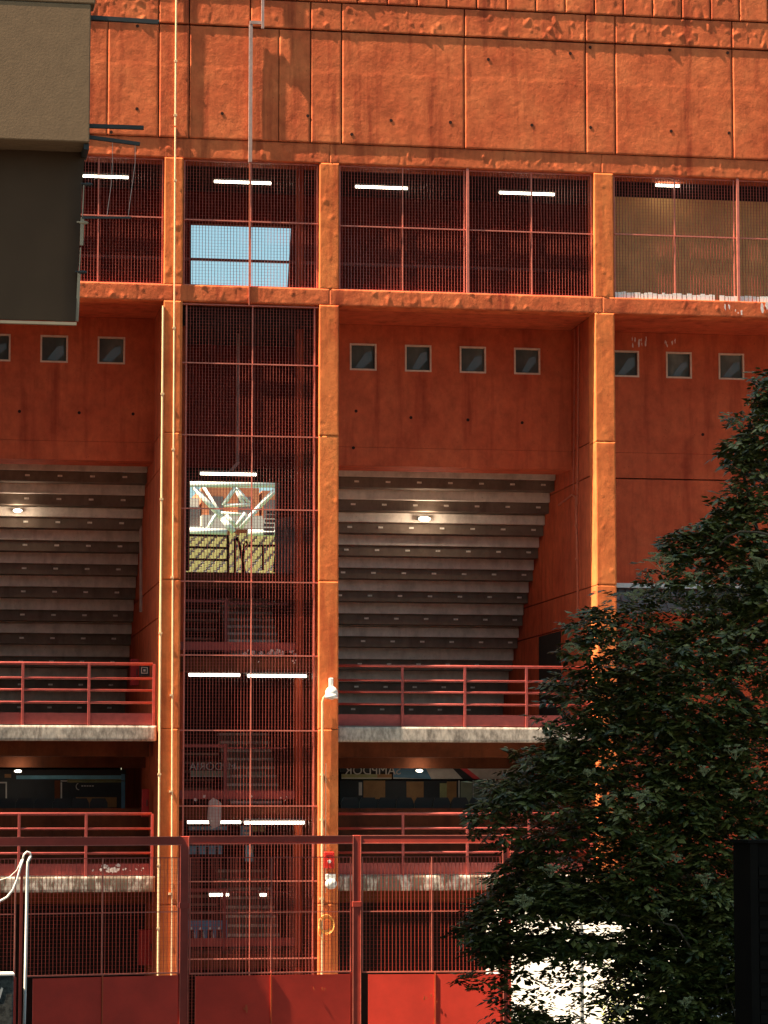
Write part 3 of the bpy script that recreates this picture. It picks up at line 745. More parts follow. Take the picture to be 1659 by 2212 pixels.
# ------------------------------------------------------------------ things in the lower rooms
def board(name, px0, px1, py0, py1, Y, mat, label, cat, patches=(), group=None):
    a = P3(px0, py0, Y); b = P3(px1, py1, Y)
    t = thing(name, label, cat, ((a.x+b.x)/2, Y, b.z), group)
    bx('board', mat, t, a.x, b.x, Y, Y+0.03, b.z, a.z)
    for (pts, mt, nm) in patches:
        q_ = [P3(x_, y_, Y) for x_, y_ in pts]
        m_ = MB(); m_.poly([(v.x, v.z) for v in q_], Y-0.006, Y-0.001); m_.build(nm, mt, t)
    return t
def text_mesh(s, h, mat, parent, loc, mirror=False, name='lettering'):
    cu = bpy.data.curves.new('text', 'FONT'); cu.body = s; cu.size = h; cu.extrude = 0.004; cu.align_x = 'LEFT'
    ob = bpy.data.objects.new('text', cu); C.objects.link(ob)
    dg = bpy.context.evaluated_depsgraph_get(); me = bpy.data.meshes.new_from_object(ob.evaluated_get(dg))
    bpy.data.objects.remove(ob)
    wd = max(v.co.x for v in me.vertices)
    for v in me.vertices:
        x_, y_, z_ = v.co
        if mirror: x_ = wd - x_
        v.co = (loc[0]+x_, loc[1]-z_, loc[2]+y_)
    me.materials.clear(); me.materials.append(M[mat])
    o = bpy.data.objects.new(name, me); C.objects.link(o); o.parent = parent
    o.matrix_parent_inverse = Matrix.Translation(-Vector(parent.location))
    return o
R_ = lambda a, b, c, d: [(a, d), (b, d), (b, c), (a, c)]
bn = board('banner', 735, 846, 1650, 1668, 4.0, 'ink', 'dark banner with mirrored pale letters over the seats in the right bay', 'banner')
a = P3(742, 1666, 4.0); text_mesh('SAMPDOR', 0.24, 'pale', bn, (a.x+0.03, 3.995, a.z-0.06), True)
for v_ in bn.children: pass
board('banner', 738, 846, 1672, 1683, 4.0, 'olive', 'narrow yellow green banner under the mirrored lettering', 'banner', [(R_(738, 846, 1680, 1682), 'pale', 'stripe'), (R_(815, 846, 1672, 1680), 'ochre', 'patch')])
board('banner', 850, 1130, 1657, 1683, 4.1, 'pale', 'large pale banner with blue field and dark and red diagonal stripes', 'banner',
      [([(850, 1657), (918, 1657), (932, 1683), (850, 1679)][::-1], 'blue', 'blue_field'), ([(975, 1657), (990, 1657), (1025, 1683), (1000, 1683)][::-1], 'ink', 'dark_stripe'),
       ([(990, 1657), (1005, 1657), (1038, 1683), (1022, 1683)][::-1], 'crimson', 'red_stripe')])
board('banner', 735, 1130, 1686, 1738, 4.2, 'ink', 'dark patchwork hoarding of ochre and green blocks behind the black seats', 'hoarding',
      [(R_(775, 782, 1690, 1718), 'pale', 'patch'), (R_(785, 832, 1686, 1726), 'ochre', 'patch'), (R_(878, 915, 1688, 1735), 'ochre', 'patch'), (R_(950, 965, 1692, 1733), 'olive', 'patch'),
       (R_(965, 986, 1688, 1735), 'ochre', 'patch'), (R_(995, 1020, 1688, 1738), 'sage', 'patch'), (R_(1024, 1130, 1686, 1738), 'sage', 'patch'), (R_(990, 993, 1686, 1730), 'pale', 'edge_strip'), (R_(1021, 1023, 1686, 1730), 'pale', 'edge_strip')])
lf = board('glazed_screen', -10, 271, 1662, 1752, 4.0, 'ink', 'dark glazed screen with a pale framed poster and painted blue reflection in the left bay', 'glazed screen',
      [(R_(35, 262, 1675, 1683), 'cyan', 'blue_reflection'), (R_(145, 262, 1684, 1690), 'olive', 'yellow_strip'), (R_(131, 134, 1690, 1730), 'pale', 'frame_bar'), (R_(131, 270, 1686, 1688), 'pale', 'frame_bar'),  # the blue strip is light reflected in the glass, painted as a patch
       (R_(12, 15, 1692, 1728), 'pale', 'frame_bar'), (R_(-10, 15, 1689, 1692), 'pale', 'frame_bar'), (R_(164, 252, 1722, 1744), 'ochre', 'lower_panel'), (R_(118, 130, 1686, 1742), 'brown_in', 'jamb'), (R_(262, 270, 1672, 1748), 'blue', 'side_strip'), (R_(10, 24, 1672, 1680), 'ochre', 'small_light')])
# pale mark on the poster: a crescent and a short line
q = P3(170, 1699, 3.99); m = MB()
for i in range(6):
    a0 = R(100+30*i); a1 = R(100+30*(i+1)); m.beam((q.x+.05*math.cos(a0), 3.985, q.z+.06*math.sin(a0)), (q.x+.05*math.cos(a1), 3.985, q.z+.06*math.sin(a1)), .012, .014)
for i in range(5): m.box(q.x+.05+.05*i, q.x+.085+.05*i, 3.982, 3.988, q.z+.0, q.z+.022)
m.build('printed_mark', 'pale', lf)
# tower posters
board('banner', 409, 503, 1650, 1659, 2.5, 'ink', 'dark banner with mirrored letters behind the stair tower grating', 'banner')
bt = [o for o in C.objects if o.get('label') == 'dark banner with mirrored letters behind the stair tower grating'][0]
a = P3(409, 1658, 2.49); text_mesh('MPDORIA', 0.20, 'pale', bt, (a.x+0.0, 2.492, a.z-0.045), True)
board('banner', 411, 496, 1665, 1678, 2.5, 'sage', 'pale green strip banner in the stair tower', 'banner', [(R_(411, 496, 1676, 1678), 'pale', 'edge_strip')])
board('banner', 534, 575, 1667, 1675, 2.5, 'sage', 'short grey green plate beside the stair flight', 'plate')
board('banner', 408, 490, 1785, 1793, 2.4, 'blue', 'blue strip banner just under the left tube above the fence rail', 'banner', [(R_(415+i*20, 420+i*20, 1787, 1791), 'pale', 'white_mark') for i in range(4)])
board('banner', 407, 480, 1827, 1845, 2.4, 'blue', 'blue banner with dark notches just under the fence top rail', 'banner', [(R_(425, 429, 1829, 1845), 'ink', 'notch'), (R_(445, 450, 1829, 1845), 'ink', 'notch'), (R_(466, 471, 1829, 1845), 'ink', 'notch')])
board('notice', 520, 543, 1784, 1806, 2.3, 'blue', 'blue and white notices beside the tower mullion above the fence rail', 'notice', [(R_(527, 541, 1786, 1792), 'pale', 'white_mark'), (R_(528, 541, 1797, 1802), 'pale', 'white_mark')])
board('notice', 530, 547, 1826, 1862, 2.3, 'cyan', 'tall cyan notice beside the tower mullion below the fence rail', 'notice', [(R_(540, 547, 1828, 1842), 'pale', 'white_mark')])
board('notice', 546, 557, 1785, 1796, 2.3, 'olive', 'small olive plate right of the blue notices', 'plate')
board('notice', 562, 571, 1785, 1796, 2.3, 'olive', 'small olive plate, rightmost above the fence rail', 'plate')
# poster of four players in a row
pl = []
for i in range(4):
    x_ = 413+20*i
    pl += [([(x_-6, 2032), (x_+7, 2032), (x_+6, 2008), (x_-5, 2008)], 'ink', 'dark_figure'),
           ([(x_-3, 2008), (x_+4, 2010), (x_+3, 2003), (x_-1, 2003)], 'white', 'white_face'),
           ([(x_+3, 2028), (x_+8, 2028), (x_+9, 2022), (x_+6, 2012), (x_+2, 2014)], 'white', 'white_figure')]
board('poster', 405, 491, 1989, 2033, 2.2, 'blue', 'blue poster with a row of white and dark player figures low in the tower', 'poster', pl)
# black seats on the parapet
sp = None; n = 0
def mk_seat(x, label):
    t = thing('chair', label, 'seat', (x, 2.9, 4.62), 'black seats in a row behind the parapets')
    m = MB(); z0 = 4.62
    pts = [(x-.175, z0-.3), (x+.175, z0-.3), (x+.165, z0+.10), (x+.12, z0+.185), (x-.12, z0+.185), (x-.165, z0+.10)]
    m.poly(pts, 2.86, 2.90); m.build('backrest', 'seat', t)
    bx('seat_pan', 'seat', t, x-.17, x+.17, 2.9, 3.25, z0-.3, z0-.26)
    bx('leg', 'black_metal', t, x-.02, x+.02, 3.0, 3.1, 3.4, z0-.31)
    return t
posn = ['first', 'second', 'third', 'fourth', 'fifth', 'sixth', 'seventh', 'eighth', 'ninth', 'tenth', 'eleventh', 'twelfth']
s0 = mk_seat(P3(756, 1740, 2.88).x, 'first black seat right of the middle column')
bx_ = s0.location.x
for i in range(1, 10):
    copy_thing(s0, ((P3(756+39.5*i, 1740, 2.88).x-bx_), 0, 0), f'{posn[i]} black seat right of the middle column')
for i in range(0, 6):
    copy_thing(s0, (P3(213-40*i, 1745, 2.88).x-bx_, 0, -0.02), f'{posn[i]} black seat from the right in the left bay')

# ------------------------------------------------------------------ fence in front
Fp = [(1.72, -8.62), (4.15, -8.0), (6.78, -7.79), (9.06, -7.93)]
FN = thing('fence', 'red steel fence with square posts, grating and solid sheet panels', 'fence', (5, -8, 0))
for i, (x, y) in enumerate(Fp):
    w_ = 0.057 if i else 0.02
    zt_ = 4.175+(0.01*i)
    if i: bx('post', 'fence', FN, x-w_, x+w_, y-w_, y+w_, 0, zt_, bev=.006)
    else: bx('post', 'fence', FN, x-w_, x+w_, y-w_, y+w_, 0, 3.85)
    if i:
        bx('post_collar', 'fence', FN, x-w_-.012, x+w_+.012, y-w_-.012, y+w_+.012, 3.12, 3.20, bev=.004)
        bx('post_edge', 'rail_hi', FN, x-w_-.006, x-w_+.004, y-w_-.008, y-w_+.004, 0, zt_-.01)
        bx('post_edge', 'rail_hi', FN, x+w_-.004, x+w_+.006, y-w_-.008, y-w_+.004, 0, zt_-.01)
def lerp(p, q, s): return (p[0]+(q[0]-p[0])*s, p[1]+(q[1]-p[1])*s)
def bay(p, q, seams, zhi, zp, zmid, hi, npan):
    d = Vector((q[0]-p[0], q[1]-p[1], 0)); L = d.length; d.normalize(); nrm = Vector((d.y, -d.x, 0))
    def obj(name, mat, s0, s1, y0, y1, z0, z1):
        m = MB(); vs = []
        A0 = Vector((p[0], p[1], 0))+d*s0; A1 = Vector((p[0], p[1], 0))+d*s1
        for (A_, z) in ((A0, z0), (A1, z0), (A1, z1), (A0, z1)):
            pass
        f0, f1 = nrm*y1, nrm*y0
        vs = [A0+f0+Vector((0, 0, z0)), A1+f0+Vector((0, 0, z0)), A1+f1+Vector((0, 0, z0)), A0+f1+Vector((0, 0, z0)),
              A0+f0+Vector((0, 0, z1)), A1+f0+Vector((0, 0, z1)), A1+f1+Vector((0, 0, z1)), A0+f1+Vector((0, 0, z1))]
        m.add(vs, [(0, 3, 2, 1), (4, 5, 6, 7), (0, 1, 5, 4), (1, 2, 6, 5), (2, 3, 7, 6), (3, 0, 4, 7)])
        return m.build(name, mat, FN)
    s_a, s_b = 0.062, L-0.062
    if zhi: 
        obj('top_rail', 'fence', s_a-0.0, s_b, -0.05, 0.05, zhi-0.115, zhi)
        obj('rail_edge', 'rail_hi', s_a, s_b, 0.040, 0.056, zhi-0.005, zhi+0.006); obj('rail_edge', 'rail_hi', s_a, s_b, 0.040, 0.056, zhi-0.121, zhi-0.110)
    # grating, full run
    a, b = s_a+0.03, s_b-0.03
    def pt(s):
        v = Vector((p[0], p[1], 0))+d*s; return (v.x, v.y)
    grating(FN, a, b, zp+0.02, 3.86, 0, pt=pt, mat='fence')
    obj('cable_rail', 'mesh', a, b, 0.0, 0.012, 3.86, 3.874)
    for s in (a, b): obj('frame_bar', 'rail_hi', s-.008, s+.008, -0.012, 0.018, zp, 3.87)
    for f in seams: obj('frame_bar', 'rail_hi', L*f-.008, L*f+.008, 0.012, 0.032, zp, 3.87)
    obj('cross_bar', 'rail_hi', a, b, 0.014, 0.034, zmid-.007, zmid+.007)
    obj('sill_bar', 'rail_hi', a, b, -0.02, 0.045, zp-.005, zp+.014)
    es = [s_a+0.10] + [L*f for f in npan] + [s_b-0.03]
    for k in range(len(es)-1):
        obj('sheet_panel', 'fence_panel', es[k]+.012, es[k+1]-.012, 0.040, 0.050, 0.55, zp-0.03)
    for f in npan: obj('panel_seam', 'fence_hi', L*f-.009, L*f+.009, 0.051, 0.064, 0.5, zp-.01)
    obj('panel_stile', 'fence', s_b-0.035, s_b-0.005, -.02, .02, .5, zp-.006)
bay(Fp[0], Fp[1], [0.49], 0, 2.17, 3.07, 'A', [0.49])
bay(Fp[1], Fp[2], [0.50], 4.185, 2.15, 3.05, 'B', [0.50])
bay(Fp[2], Fp[3], [0.50], 4.19, 2.14, 3.05, 'C', [0.52])
# left top rail running out of frame
m = MB(); m.beam((4.10, -8.015, 4.118), (-1.0, -9.32, 4.118), 0.1, 0.115); m.build('top_rail', 'fence', FN)
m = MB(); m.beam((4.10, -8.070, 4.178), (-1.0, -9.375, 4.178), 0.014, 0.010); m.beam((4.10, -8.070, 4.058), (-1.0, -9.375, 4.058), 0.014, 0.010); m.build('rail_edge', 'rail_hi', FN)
# grating further left
bay((-0.8, -9.26), Fp[0], [0.5], 0, 2.17, 3.07, 'Z', [0.5])
bx('base_wall', 'slab_low', FN, 4.0, 9.2, -8.25, -7.3, 0.0, 0.4)

for (x_, z_, y_, n_, sd) in ((5.1, 1.62, -7.99, 4, 71), (7.9, 1.75, -7.935, 5, 72), (2.9, 1.7, -8.37, 3, 73), (6.2, 1.9, -7.90, 3, 74)):
    flakes(FN, x_-.12, x_+.12, z_-.06, z_+.06, y_, n_, 0.018, sd, 'fence_hi', 2.6, 'scuff')
# ------------------------------------------------------------------ white pole, rope and block at lower left
def pxy(px, py, Y): return tuple(P3(px, py, Y))
YW = -9.6
t = thing('white_pole', 'thin white pole with a bent hook at the lower left', 'pole', P3(53, 2212, YW))
m = MB(); m.tube([pxy(50, 2300, YW), pxy(54, 2150, YW), pxy(56, 2050, YW), pxy(58, 1950, YW), pxy(59, 1880, YW), pxy(60, 1862, YW), pxy(66, 1850, YW)], 0.021, 8); m.build('shaft', 'white', t, True)
m = MB(); m.tube([pxy(49, 1856, YW), pxy(52, 1846, YW), pxy(58, 1840, YW), pxy(65, 1842, YW), pxy(67, 1850, YW), pxy(64, 1858, YW)], 0.014, 8); m.build('hook', 'white', t, True)
m = MB(); m.tube([pxy(50, 1855, YW), pxy(44, 1875, YW), pxy(37, 1900, YW), pxy(28, 1922, YW), pxy(15, 1938, YW), pxy(-10, 1952, YW), pxy(-60, 1962, YW)], 0.017, 6)
m.tube([pxy(47, 1856, YW+.05), pxy(36, 1880, YW+.05), pxy(20, 1895, YW+.05), pxy(-10, 1904, YW+.05)], 0.007, 6)
solo(m, 'rope', 'white', 'pale rope sagging from the hook of the white pole to the left edge', 'rope', smooth=True)
YK = -10.2
a = P3(30, 2108, YK); b = P3(-90, 2212, YK)
t = thing('concrete_block', 'weathered grey block with a white painted stroke at the lower left corner', 'block', (b.x, YK, 0))
bx('body', 'slabgrey', t, b.x, a.x, YK, YK+0.6, 0, a.z, bev=.02)
bx('cap', 'white', t, b.x-.01, a.x+.01, YK-.02, YK+.62, a.z+.002, a.z+.025)
m = MB(); m.poly([(P3(x_, y_, YK).x, P3(x_, y_, YK).z) for x_, y_ in ((-8, 2158), (0, 2158), (7, 2135), (3, 2132))], YK-.006, YK-.001); m.build('painted_stroke', 'white', t)

# ------------------------------------------------------------------ white kiosk beyond the fence end, gutter roof, shrub
t = thing('white_kiosk', 'overexposed white rendered hut behind the tree, right of the fence', 'hut', (11, -4, 0))
zk = P3(1200, 1985, -4.0).z
x0_ = P3(1086, 2000, -4.6).x; x1_ = 12.75
m = MB()
vs = [(x0_-0.0, -3.2, 0), (x1_, -5.6, 0), (x1_+1.2, -4.0, 0), (x0_+1.2, -1.2, 0)]
m.add([(*v[:2], 0) for v in vs]+[(*v[:2], zk) for v in vs], [(0, 1, 5, 4), (1, 2, 6, 5), (2, 3, 7, 6), (3, 0, 4, 7), (4, 5, 6, 7)])
m.build('wall', 'white_wall', t)
m = MB(); m.add([(v[0]+(v[0]-11)*.03, v[1]+(v[1]+3.5)*.03, zk+.003) for v in vs]+[(v[0]+(v[0]-11)*.03, v[1]+(v[1]+3.5)*.03, zk+.10) for v in vs], [(3, 2, 1, 0), (0, 1, 5, 4), (1, 2, 6, 5), (2, 3, 7, 6), (3, 0, 4, 7), (4, 5, 6, 7)]); m.build('roof_slab', 'white_wall', t)
for k_ in (0.02, 0.07, 0.45, 0.8):
    m = MB(); q0 = Vector((x0_, -3.2, 0)).lerp(Vector((x1_, -5.6, 0)), k_); nn = Vector((-.57, -.82, 0))*.02
    m.tube([q0+nn+Vector((0, 0, .1)), q0+nn+Vector((0, 0, zk-.05))], .03, 8); m.build('downpipe', 'pipe_grey' if k_ > .5 else 'gutter', t)
a = P3(1334, 1260, 1.2); b = P3(1445, 1264, 1.2)
t = thing('lean_to_roof', 'grey corrugated lean-to roof with a white gutter right of the right column', 'roof', (a.x, 1.2, a.z))
bx('gutter', 'gutter', t, 12.86, 16.5, 1.12, 1.25, a.z-.085, a.z)
m = MB()
for i in range(26):
    x_ = 12.87+i*0.14
    m.beam((x_+0.04, 1.3, a.z-.07), (x_+0.04, 0.7, a.z-.55), 0.07, 0.03)
    m.beam((x_+0.11, 1.3, a.z-.09), (x_+0.11, 0.7, a.z-.57), 0.07, 0.02)
m.build('corrugated_sheet', 'roof_grey', t)

def leaf_cloud(m, pts, size, rnd, flat=0.5, leaflets=5):
    for (x, y, z) in pts:
        # a compound leaf: midrib direction, leaflets either side and one at the tip
        th = rnd.uniform(0, 2*math.pi); dn = rnd.uniform(-0.7, 0.35)
        d = Vector((math.cos(th), math.sin(th)*0.9, dn)).normalized()
        upv = Vector((rnd.uniform(-.5, .5), rnd.uniform(-.5, .5), 1)).normalized()
        sd = d.cross(upv).normalized(); up = sd.cross(d)
        o = Vector((x, y, z)); L = size*rnd.uniform(0.55, 1.45)
        for k in range(leaflets):
            if k == leaflets-1: base = o+d*L*1.25; ld = d
            else:
                s = 1 if k % 2 else -1; base = o+d*L*(0.25+0.55*(k//2)); ld = (d*0.55+sd*s).normalized()
            ls = L*rnd.uniform(0.8, 1.15); wv = ld.cross(up).normalized()*ls*0.27
            dr = Vector((0, 0, -1))*ls*rnd.uniform(0.0, 0.22)
            fold = up*ls*0.06
            a = base; b1 = base+ld*ls*0.45+wv-fold; b2 = base+ld*ls*0.45-wv-fold; c_ = base+ld*ls+dr; mid = base+ld*ls*0.5+fold*0.6
            i0 = len(m.v); m.v += [tuple(a), tuple(b1), tuple(c_), tuple(b2), tuple(mid)]
            m.f += [(i0, i0+1, i0+4), (i0+1, i0+2, i0+4), (i0+2, i0+3, i0+4), (i0+3, i0, i0+4)]
def inpoly(x, y, P_):
    c = False; j = len(P_)-1
    for i in range(len(P_)):
        if (P_[i][1] > y) != (P_[j][1] > y) and x < (P_[j][0]-P_[i][0])*(y-P_[i][1])/(P_[j][1]-P_[i][1])+P_[i][0]: c = not c
        j = i
    return c
def edgedist(x, y, P_):
    best = 1e9
    for i in range(len(P_)):
        ax, ay = P_[i-1]; bx0, by0 = P_[i]; dx, dy = bx0-ax, by0-ay
        t_ = max(0, min(1, ((x-ax)*dx+(y-ay)*dy)/(dx*dx+dy*dy+1e-9)))
        best = min(best, math.hypot(x-ax-t_*dx, y-ay-t_*dy))
    return best
# yellow green shrub
rnd = random.Random(11); m = MB(); pts = []
c = P3(1345, 2130, -6.3)
for _ in range(420):
    a = Vector((rnd.gauss(0, 1), rnd.gauss(0, 1), rnd.gauss(0, 1))).normalized()*rnd.random()**0.4
    pts.append((c.x+a.x*0.42, -6.3+a.y*0.4, c.z-0.4+a.z*1.0))
leaf_cloud(m, pts, 0.055, rnd)
t = thing('shrub', 'yellow green sunlit shrub at the right end of the white hut', 'shrub', (c.x, -6.3, 0))
m.build('foliage', 'shrub', t)
m = MB(); m.tube([(c.x, -6.3, 0), (c.x+.03, -6.3, c.z-.5)], [0.03, 0.015], 6); m.build('stem', 'bark', t)

# ------------------------------------------------------------------ the big elder tree
YTR = -18.0
out = [(1640, 800), (1620, 815), (1618, 860), (1590, 880), (1562, 905), (1580, 940), (1550, 955), (1570, 1000), (1590, 1050), (1560, 1075), (1525, 1080), (1535, 1110), (1495, 1100), (1470, 1105), (1480, 1135), (1440, 1150),
       (1440, 1180), (1410, 1190), (1375, 1235), (1390, 1258), (1360, 1270), (1315, 1258), (1290, 1275), (1285, 1310), (1240, 1315), (1225, 1345), (1235, 1380), (1200, 1405), (1205, 1440), (1175, 1500), (1180, 1540), (1160, 1560), (1165, 1590),
       (1110, 1605), (1085, 1640), (1085, 1680), (1045, 1690), (1040, 1730), (985, 1745), (1000, 1775), (1030, 1790), (1030, 1810), (1060, 1835), (1090, 1840), (1080, 1880), (1050, 1895), (1060, 1920), (1030, 1940), (1000, 1990), (965, 2010), (1000, 2040), (1040, 2075), (1080, 2085),
       (1085, 2120), (1080, 2300), (1300, 2600), (2050, 2600), (2150, 1500), (1950, 950), (1760, 760)]
holes = [  # (cx, cy, rx, ry, keep probability): places where the facade and the white wall show through
    (1180, 2010, 105, 55, 0.30), (1170, 2110, 95, 75, 0.16), (1290, 2070, 75, 90, 0.22), (1270, 2150, 75, 60, 0.18), (1335, 2130, 30, 60, 0.25), (1310, 1995, 70, 25, 0.15),
    (1300, 1340, 26, 75, 0.45), (1297, 1480, 14, 120, 0.35), (1310, 1660, 16, 90, 0.25), (1215, 1850, 80, 55, 0.35), (1350, 1930, 50, 45, 0.45), (1540, 1450, 60, 110, 0.6), (1450, 1480, 40, 60, 0.6), (1430, 2000, 30, 20, 0.3), (1390, 1350, 70, 70, 0.62)]
rnd = random.Random(42); m = MB(); pts = []
tries = 0
while len(pts) < 19500 and tries < 500000:
    tries += 1
    px_r = rnd.uniform(960, 2100); py_r = rnd.uniform(760, 2560)
    if px_r > 1680 and rnd.random() < 0.6: continue
    if py_r > 2260 and rnd.random() < 0.75: continue
    if not inpoly(px_r, py_r, out): continue
    keep = 1.0
    for (cx, cy, rx, ry, k_) in holes:
        if ((px_r-cx)/rx)**2+((py_r-cy)/ry)**2 < 1: keep = min(keep, k_)
    nz = noise.noise(Vector((px_r*0.011, py_r*0.011, 3.3)))
    if nz < -0.10: keep *= 0.30
    if rnd.random() > keep: continue
    ed = edgedist(px_r, py_r, out)/185.0
    if ed < 0.10 and noise.noise(Vector((px_r*0.04, py_r*0.04, 9.1))) < 0.0: continue
    th = min(1.7, 0.25+ed*1.3)
    # leaves gather on the outer shell, clumped
    yy = YTR + rnd.choice((-1, -1, 1))*th*rnd.random()**0.45 + 0.25*noise.noise(Vector((px_r*0.02, py_r*0.02, 1.0)))
    p = P3(px_r, py_r, YTR)
    pts.append((p.x, yy, p.z))
for (xa_, xb_, ya_, yb_, n_) in ((1350, 1620, 1930, 2230, 1700), (1090, 1340, 2015, 2060, 420), (1090, 1400, 1900, 1975, 800)):
    for _ in range(n_):
        p = P3(rnd.uniform(xa_, xb_), rnd.uniform(ya_, yb_), YTR); pts.append((p.x, YTR+rnd.uniform(-1.4, 1.4), p.z))
leaf_cloud(m, pts, 0.102, rnd)
TR = thing('elder_tree', 'large dark green elder tree with cream flower heads covering the lower right', 'tree', (P3(1760, 2200, YTR).x, YTR, 0))
m.build('crown', 'leaf', TR)
# lone twig of large leaves hanging at the left of the crown foot, and the top shoots
m = MB(); pts = []
for (x_, y_) in ((985, 2115), (1005, 2108), (1020, 2120), (1035, 2112), (1050, 2122), (1062, 2105), (1075, 2118), (1010, 2135), (1040, 2140), (1085, 2105), (1000, 2120), (1028, 2102), (1100, 2100),
                 (1650, 822), (1632, 850), (1645, 905), (1600, 905), (1612, 930), (1585, 900), (1575, 955), (1590, 1010), (1615, 990), (1600, 1020)):
    for _ in range(3):
        p = P3(x_+rnd.uniform(-7, 7), y_+rnd.uniform(-7, 7), YTR-0.3); pts.append((p.x, YTR-0.3+rnd.uniform(-.15, .15), p.z))
leaf_cloud(m, pts, 0.095, rnd)
m.build('hanging_leaves', 'leaf', TR)
tb = Vector((P3(1760, 2200, YTR).x, YTR, 0))
m = MB(); m.tube([tb, tb+Vector((-.05, 0, 1.5)), tb+Vector((-.25, .1, 3.2)), tb+Vector((-.3, 0, 5.0)), tb+Vector((-.1, 0, 7.5))], [0.22, 0.18, 0.13, 0.09, 0.03], 10)
m.build('trunk', 'bark', TR, True)
def branch(pl_, r0, r1, Y=YTR-1.5):
    pts_ = [P3(x_, y_, Y+0.1*i) for i, (x_, y_) in enumerate(pl_)]
    fine = []
    for i in range(len(pts_)-1):
        for k in range(4): fine.append(pts_[i].lerp(pts_[i+1], k/4))
    fine.append(pts_[-1])
    n_ = len(fine); mm = MB(); mm.tube(fine, [r0+(r1-r0)*i/(n_-1) for i in range(n_)], 6); mm.build('branch', 'bark', TR, True)
branch([(1680, 1160), (1640, 1150), (1600, 1148), (1570, 1160), (1553, 1180)], 0.018, 0.008, YTR-1.75)
branch([(1720, 1360), (1660, 1340), (1620, 1360), (1592, 1390), (1595, 1450), (1620, 1490)], 0.016, 0.008)
branch([(1500, 2060), (1460, 2000), (1340, 1975), (1290, 1930), (1230, 1905)], 0.014, 0.006, YTR-1.6)
branch([(1640, 2060), (1620, 1960), (1560, 1920), (1500, 1925), (1420, 1960)], 0.018, 0.007)
branch([(1740, 2000), (1600, 1800), (1430, 1700), (1280, 1660), (1120, 1720)], 0.05, 0.012, YTR)
branch([(1740, 1700), (1600, 1500), (1450, 1400), (1300, 1340)], 0.05, 0.012, YTR)
branch([(1740, 1500), (1660, 1250), (1600, 1000), (1640, 830)], 0.04, 0.008, YTR)
branch([(1740, 2100), (1500, 2080), (1300, 2040), (1100, 2085), (1000, 2115)], 0.03, 0.006, YTR)
branch([(1590, 2200), (1560, 2100), (1575, 2010), (1600, 1960)], 0.012, 0.006)
# flat cream flower heads
fl = [(1430, 1200, 0.20), (1210, 1600, 0.09), (1588, 1618, 0.14), (1380, 1712, 0.13), (1525, 1895, 0.15), (1310, 1722, 0.11), (1190, 1875, 0.12), (1130, 1940, 0.12), (1430, 1970, 0.10), (1370, 1280, 0.10), (1640, 1210, 0.14), (1230, 1395, 0.09), (1500, 1240, 0.10), (1270, 1665, 0.08), (1520, 1660, 0.10), (1460, 1850, 0.08), (1480, 2160, 0.1), (1340, 2180, .08), (1590, 1710, .09), (1350, 1390, .08)]
for (x_, y_, s_) in fl:
    p = P3(x_, y_, YTR-1.8); mm = MB()
    subs = []
    for k in range(rnd.randint(7, 11)):
        a = rnd.uniform(0, 2*math.pi); r_ = s_*rnd.uniform(0.1, 1.0)
        subs.append(Vector((p.x+r_*math.cos(a)*rnd.uniform(.7, 1.3), p.y+r_*math.sin(a)*.8, p.z+rnd.uniform(-.35, .3)*s_)))
    for _ in range(int(620*s_/0.12)):
        c0 = rnd.choice(subs); a = rnd.uniform(0, 2*math.pi); r_ = s_*0.27*math.sqrt(rnd.random())
        q = c0 + Vector((r_*math.cos(a), r_*math.sin(a), rnd.uniform(-.010, .010)))
        u = Vector((rnd.uniform(-1, 1), rnd.uniform(-1, 1), rnd.uniform(-.4, .4))).normalized()*.007; v_ = Vector((rnd.uniform(-1, 1), rnd.uniform(-1, 1), rnd.uniform(-1, 1))).normalized()*.007
        i0 = len(mm.v); mm.v += [tuple(q-u), tuple(q-v_), tuple(q+u), tuple(q+v_)]; mm.f.append((i0, i0+1, i0+2, i0+3))
    for c0 in subs: mm.tube([(p.x, p.y, p.z-s_*.9), tuple(c0)], .0022, 4, False)
    mm.build('flower_head', 'flower', TR)

# ------------------------------------------------------------------ dark ribbed container at the lower right
YS = -30.0
a = P3(1620, 1822, YS); zc_ = a.z
t = thing('container', 'black ribbed steel cabinet in the lower right corner', 'cabinet', (a.x+1, YS, 0))
bx('body', 'shutter', t, a.x, a.x+2.6, YS+.03, YS+.45, 0, zc_)
bx('roof_lip', 'shutter', t, a.x-.02, a.x+2.6, YS-.01, YS+.47, zc_+.002, zc_+.025)
m = MB()
for k in range(40): m.box(a.x+.07, a.x+2.5, YS+.005, YS+.028, 0.2+k*0.1, 0.26+k*0.1)
m.build('ribs', 'shutter', t)
bx('corner_post', 'shutter', t, a.x, a.x+.06, YS, YS+.029, 0, zc_)

# ------------------------------------------------------------------ apartment block at left with balcony and awning
YA = -35.0
e1 = P3(195, 150, YA).x
AP = thing('apartment_block', 'beige apartment block, its unseen tall part added for shade, at the left edge with a solid balcony', 'building', (-6, -24, 0))
bx('wall', 'beige', AP, -13, 0.30, -33.5, -12, 0, 27)  # unseen bulk behind the balcony, height and depth shaped to shade the tree
zb0 = P3(195, 307, YA).z; zb1 = P3(195, 9, YA).z
bx('balcony_parapet', 'beige', AP, -5, e1, YA, YA+0.12, zb0, zb1, bev=.006)
bx('balcony_cap', 'beige', AP, -5, e1+.025, YA-.003, YA+.17, zb1+.003, zb1+.05, bev=.006)
bx('balcony_side', 'beige', AP, e1-.12, e1-.002, YA+.121, -33.5, zb0, zb1)
bx('balcony_floor', 'beige', AP, -5, e1-.121, YA+.121, -33.5, zb0, zb0+.16)
bx('drip_edge', 'black_metal', AP, e1-.03, e1+.0, YA+.03, YA+.3, zb0-.035, zb0-.003)
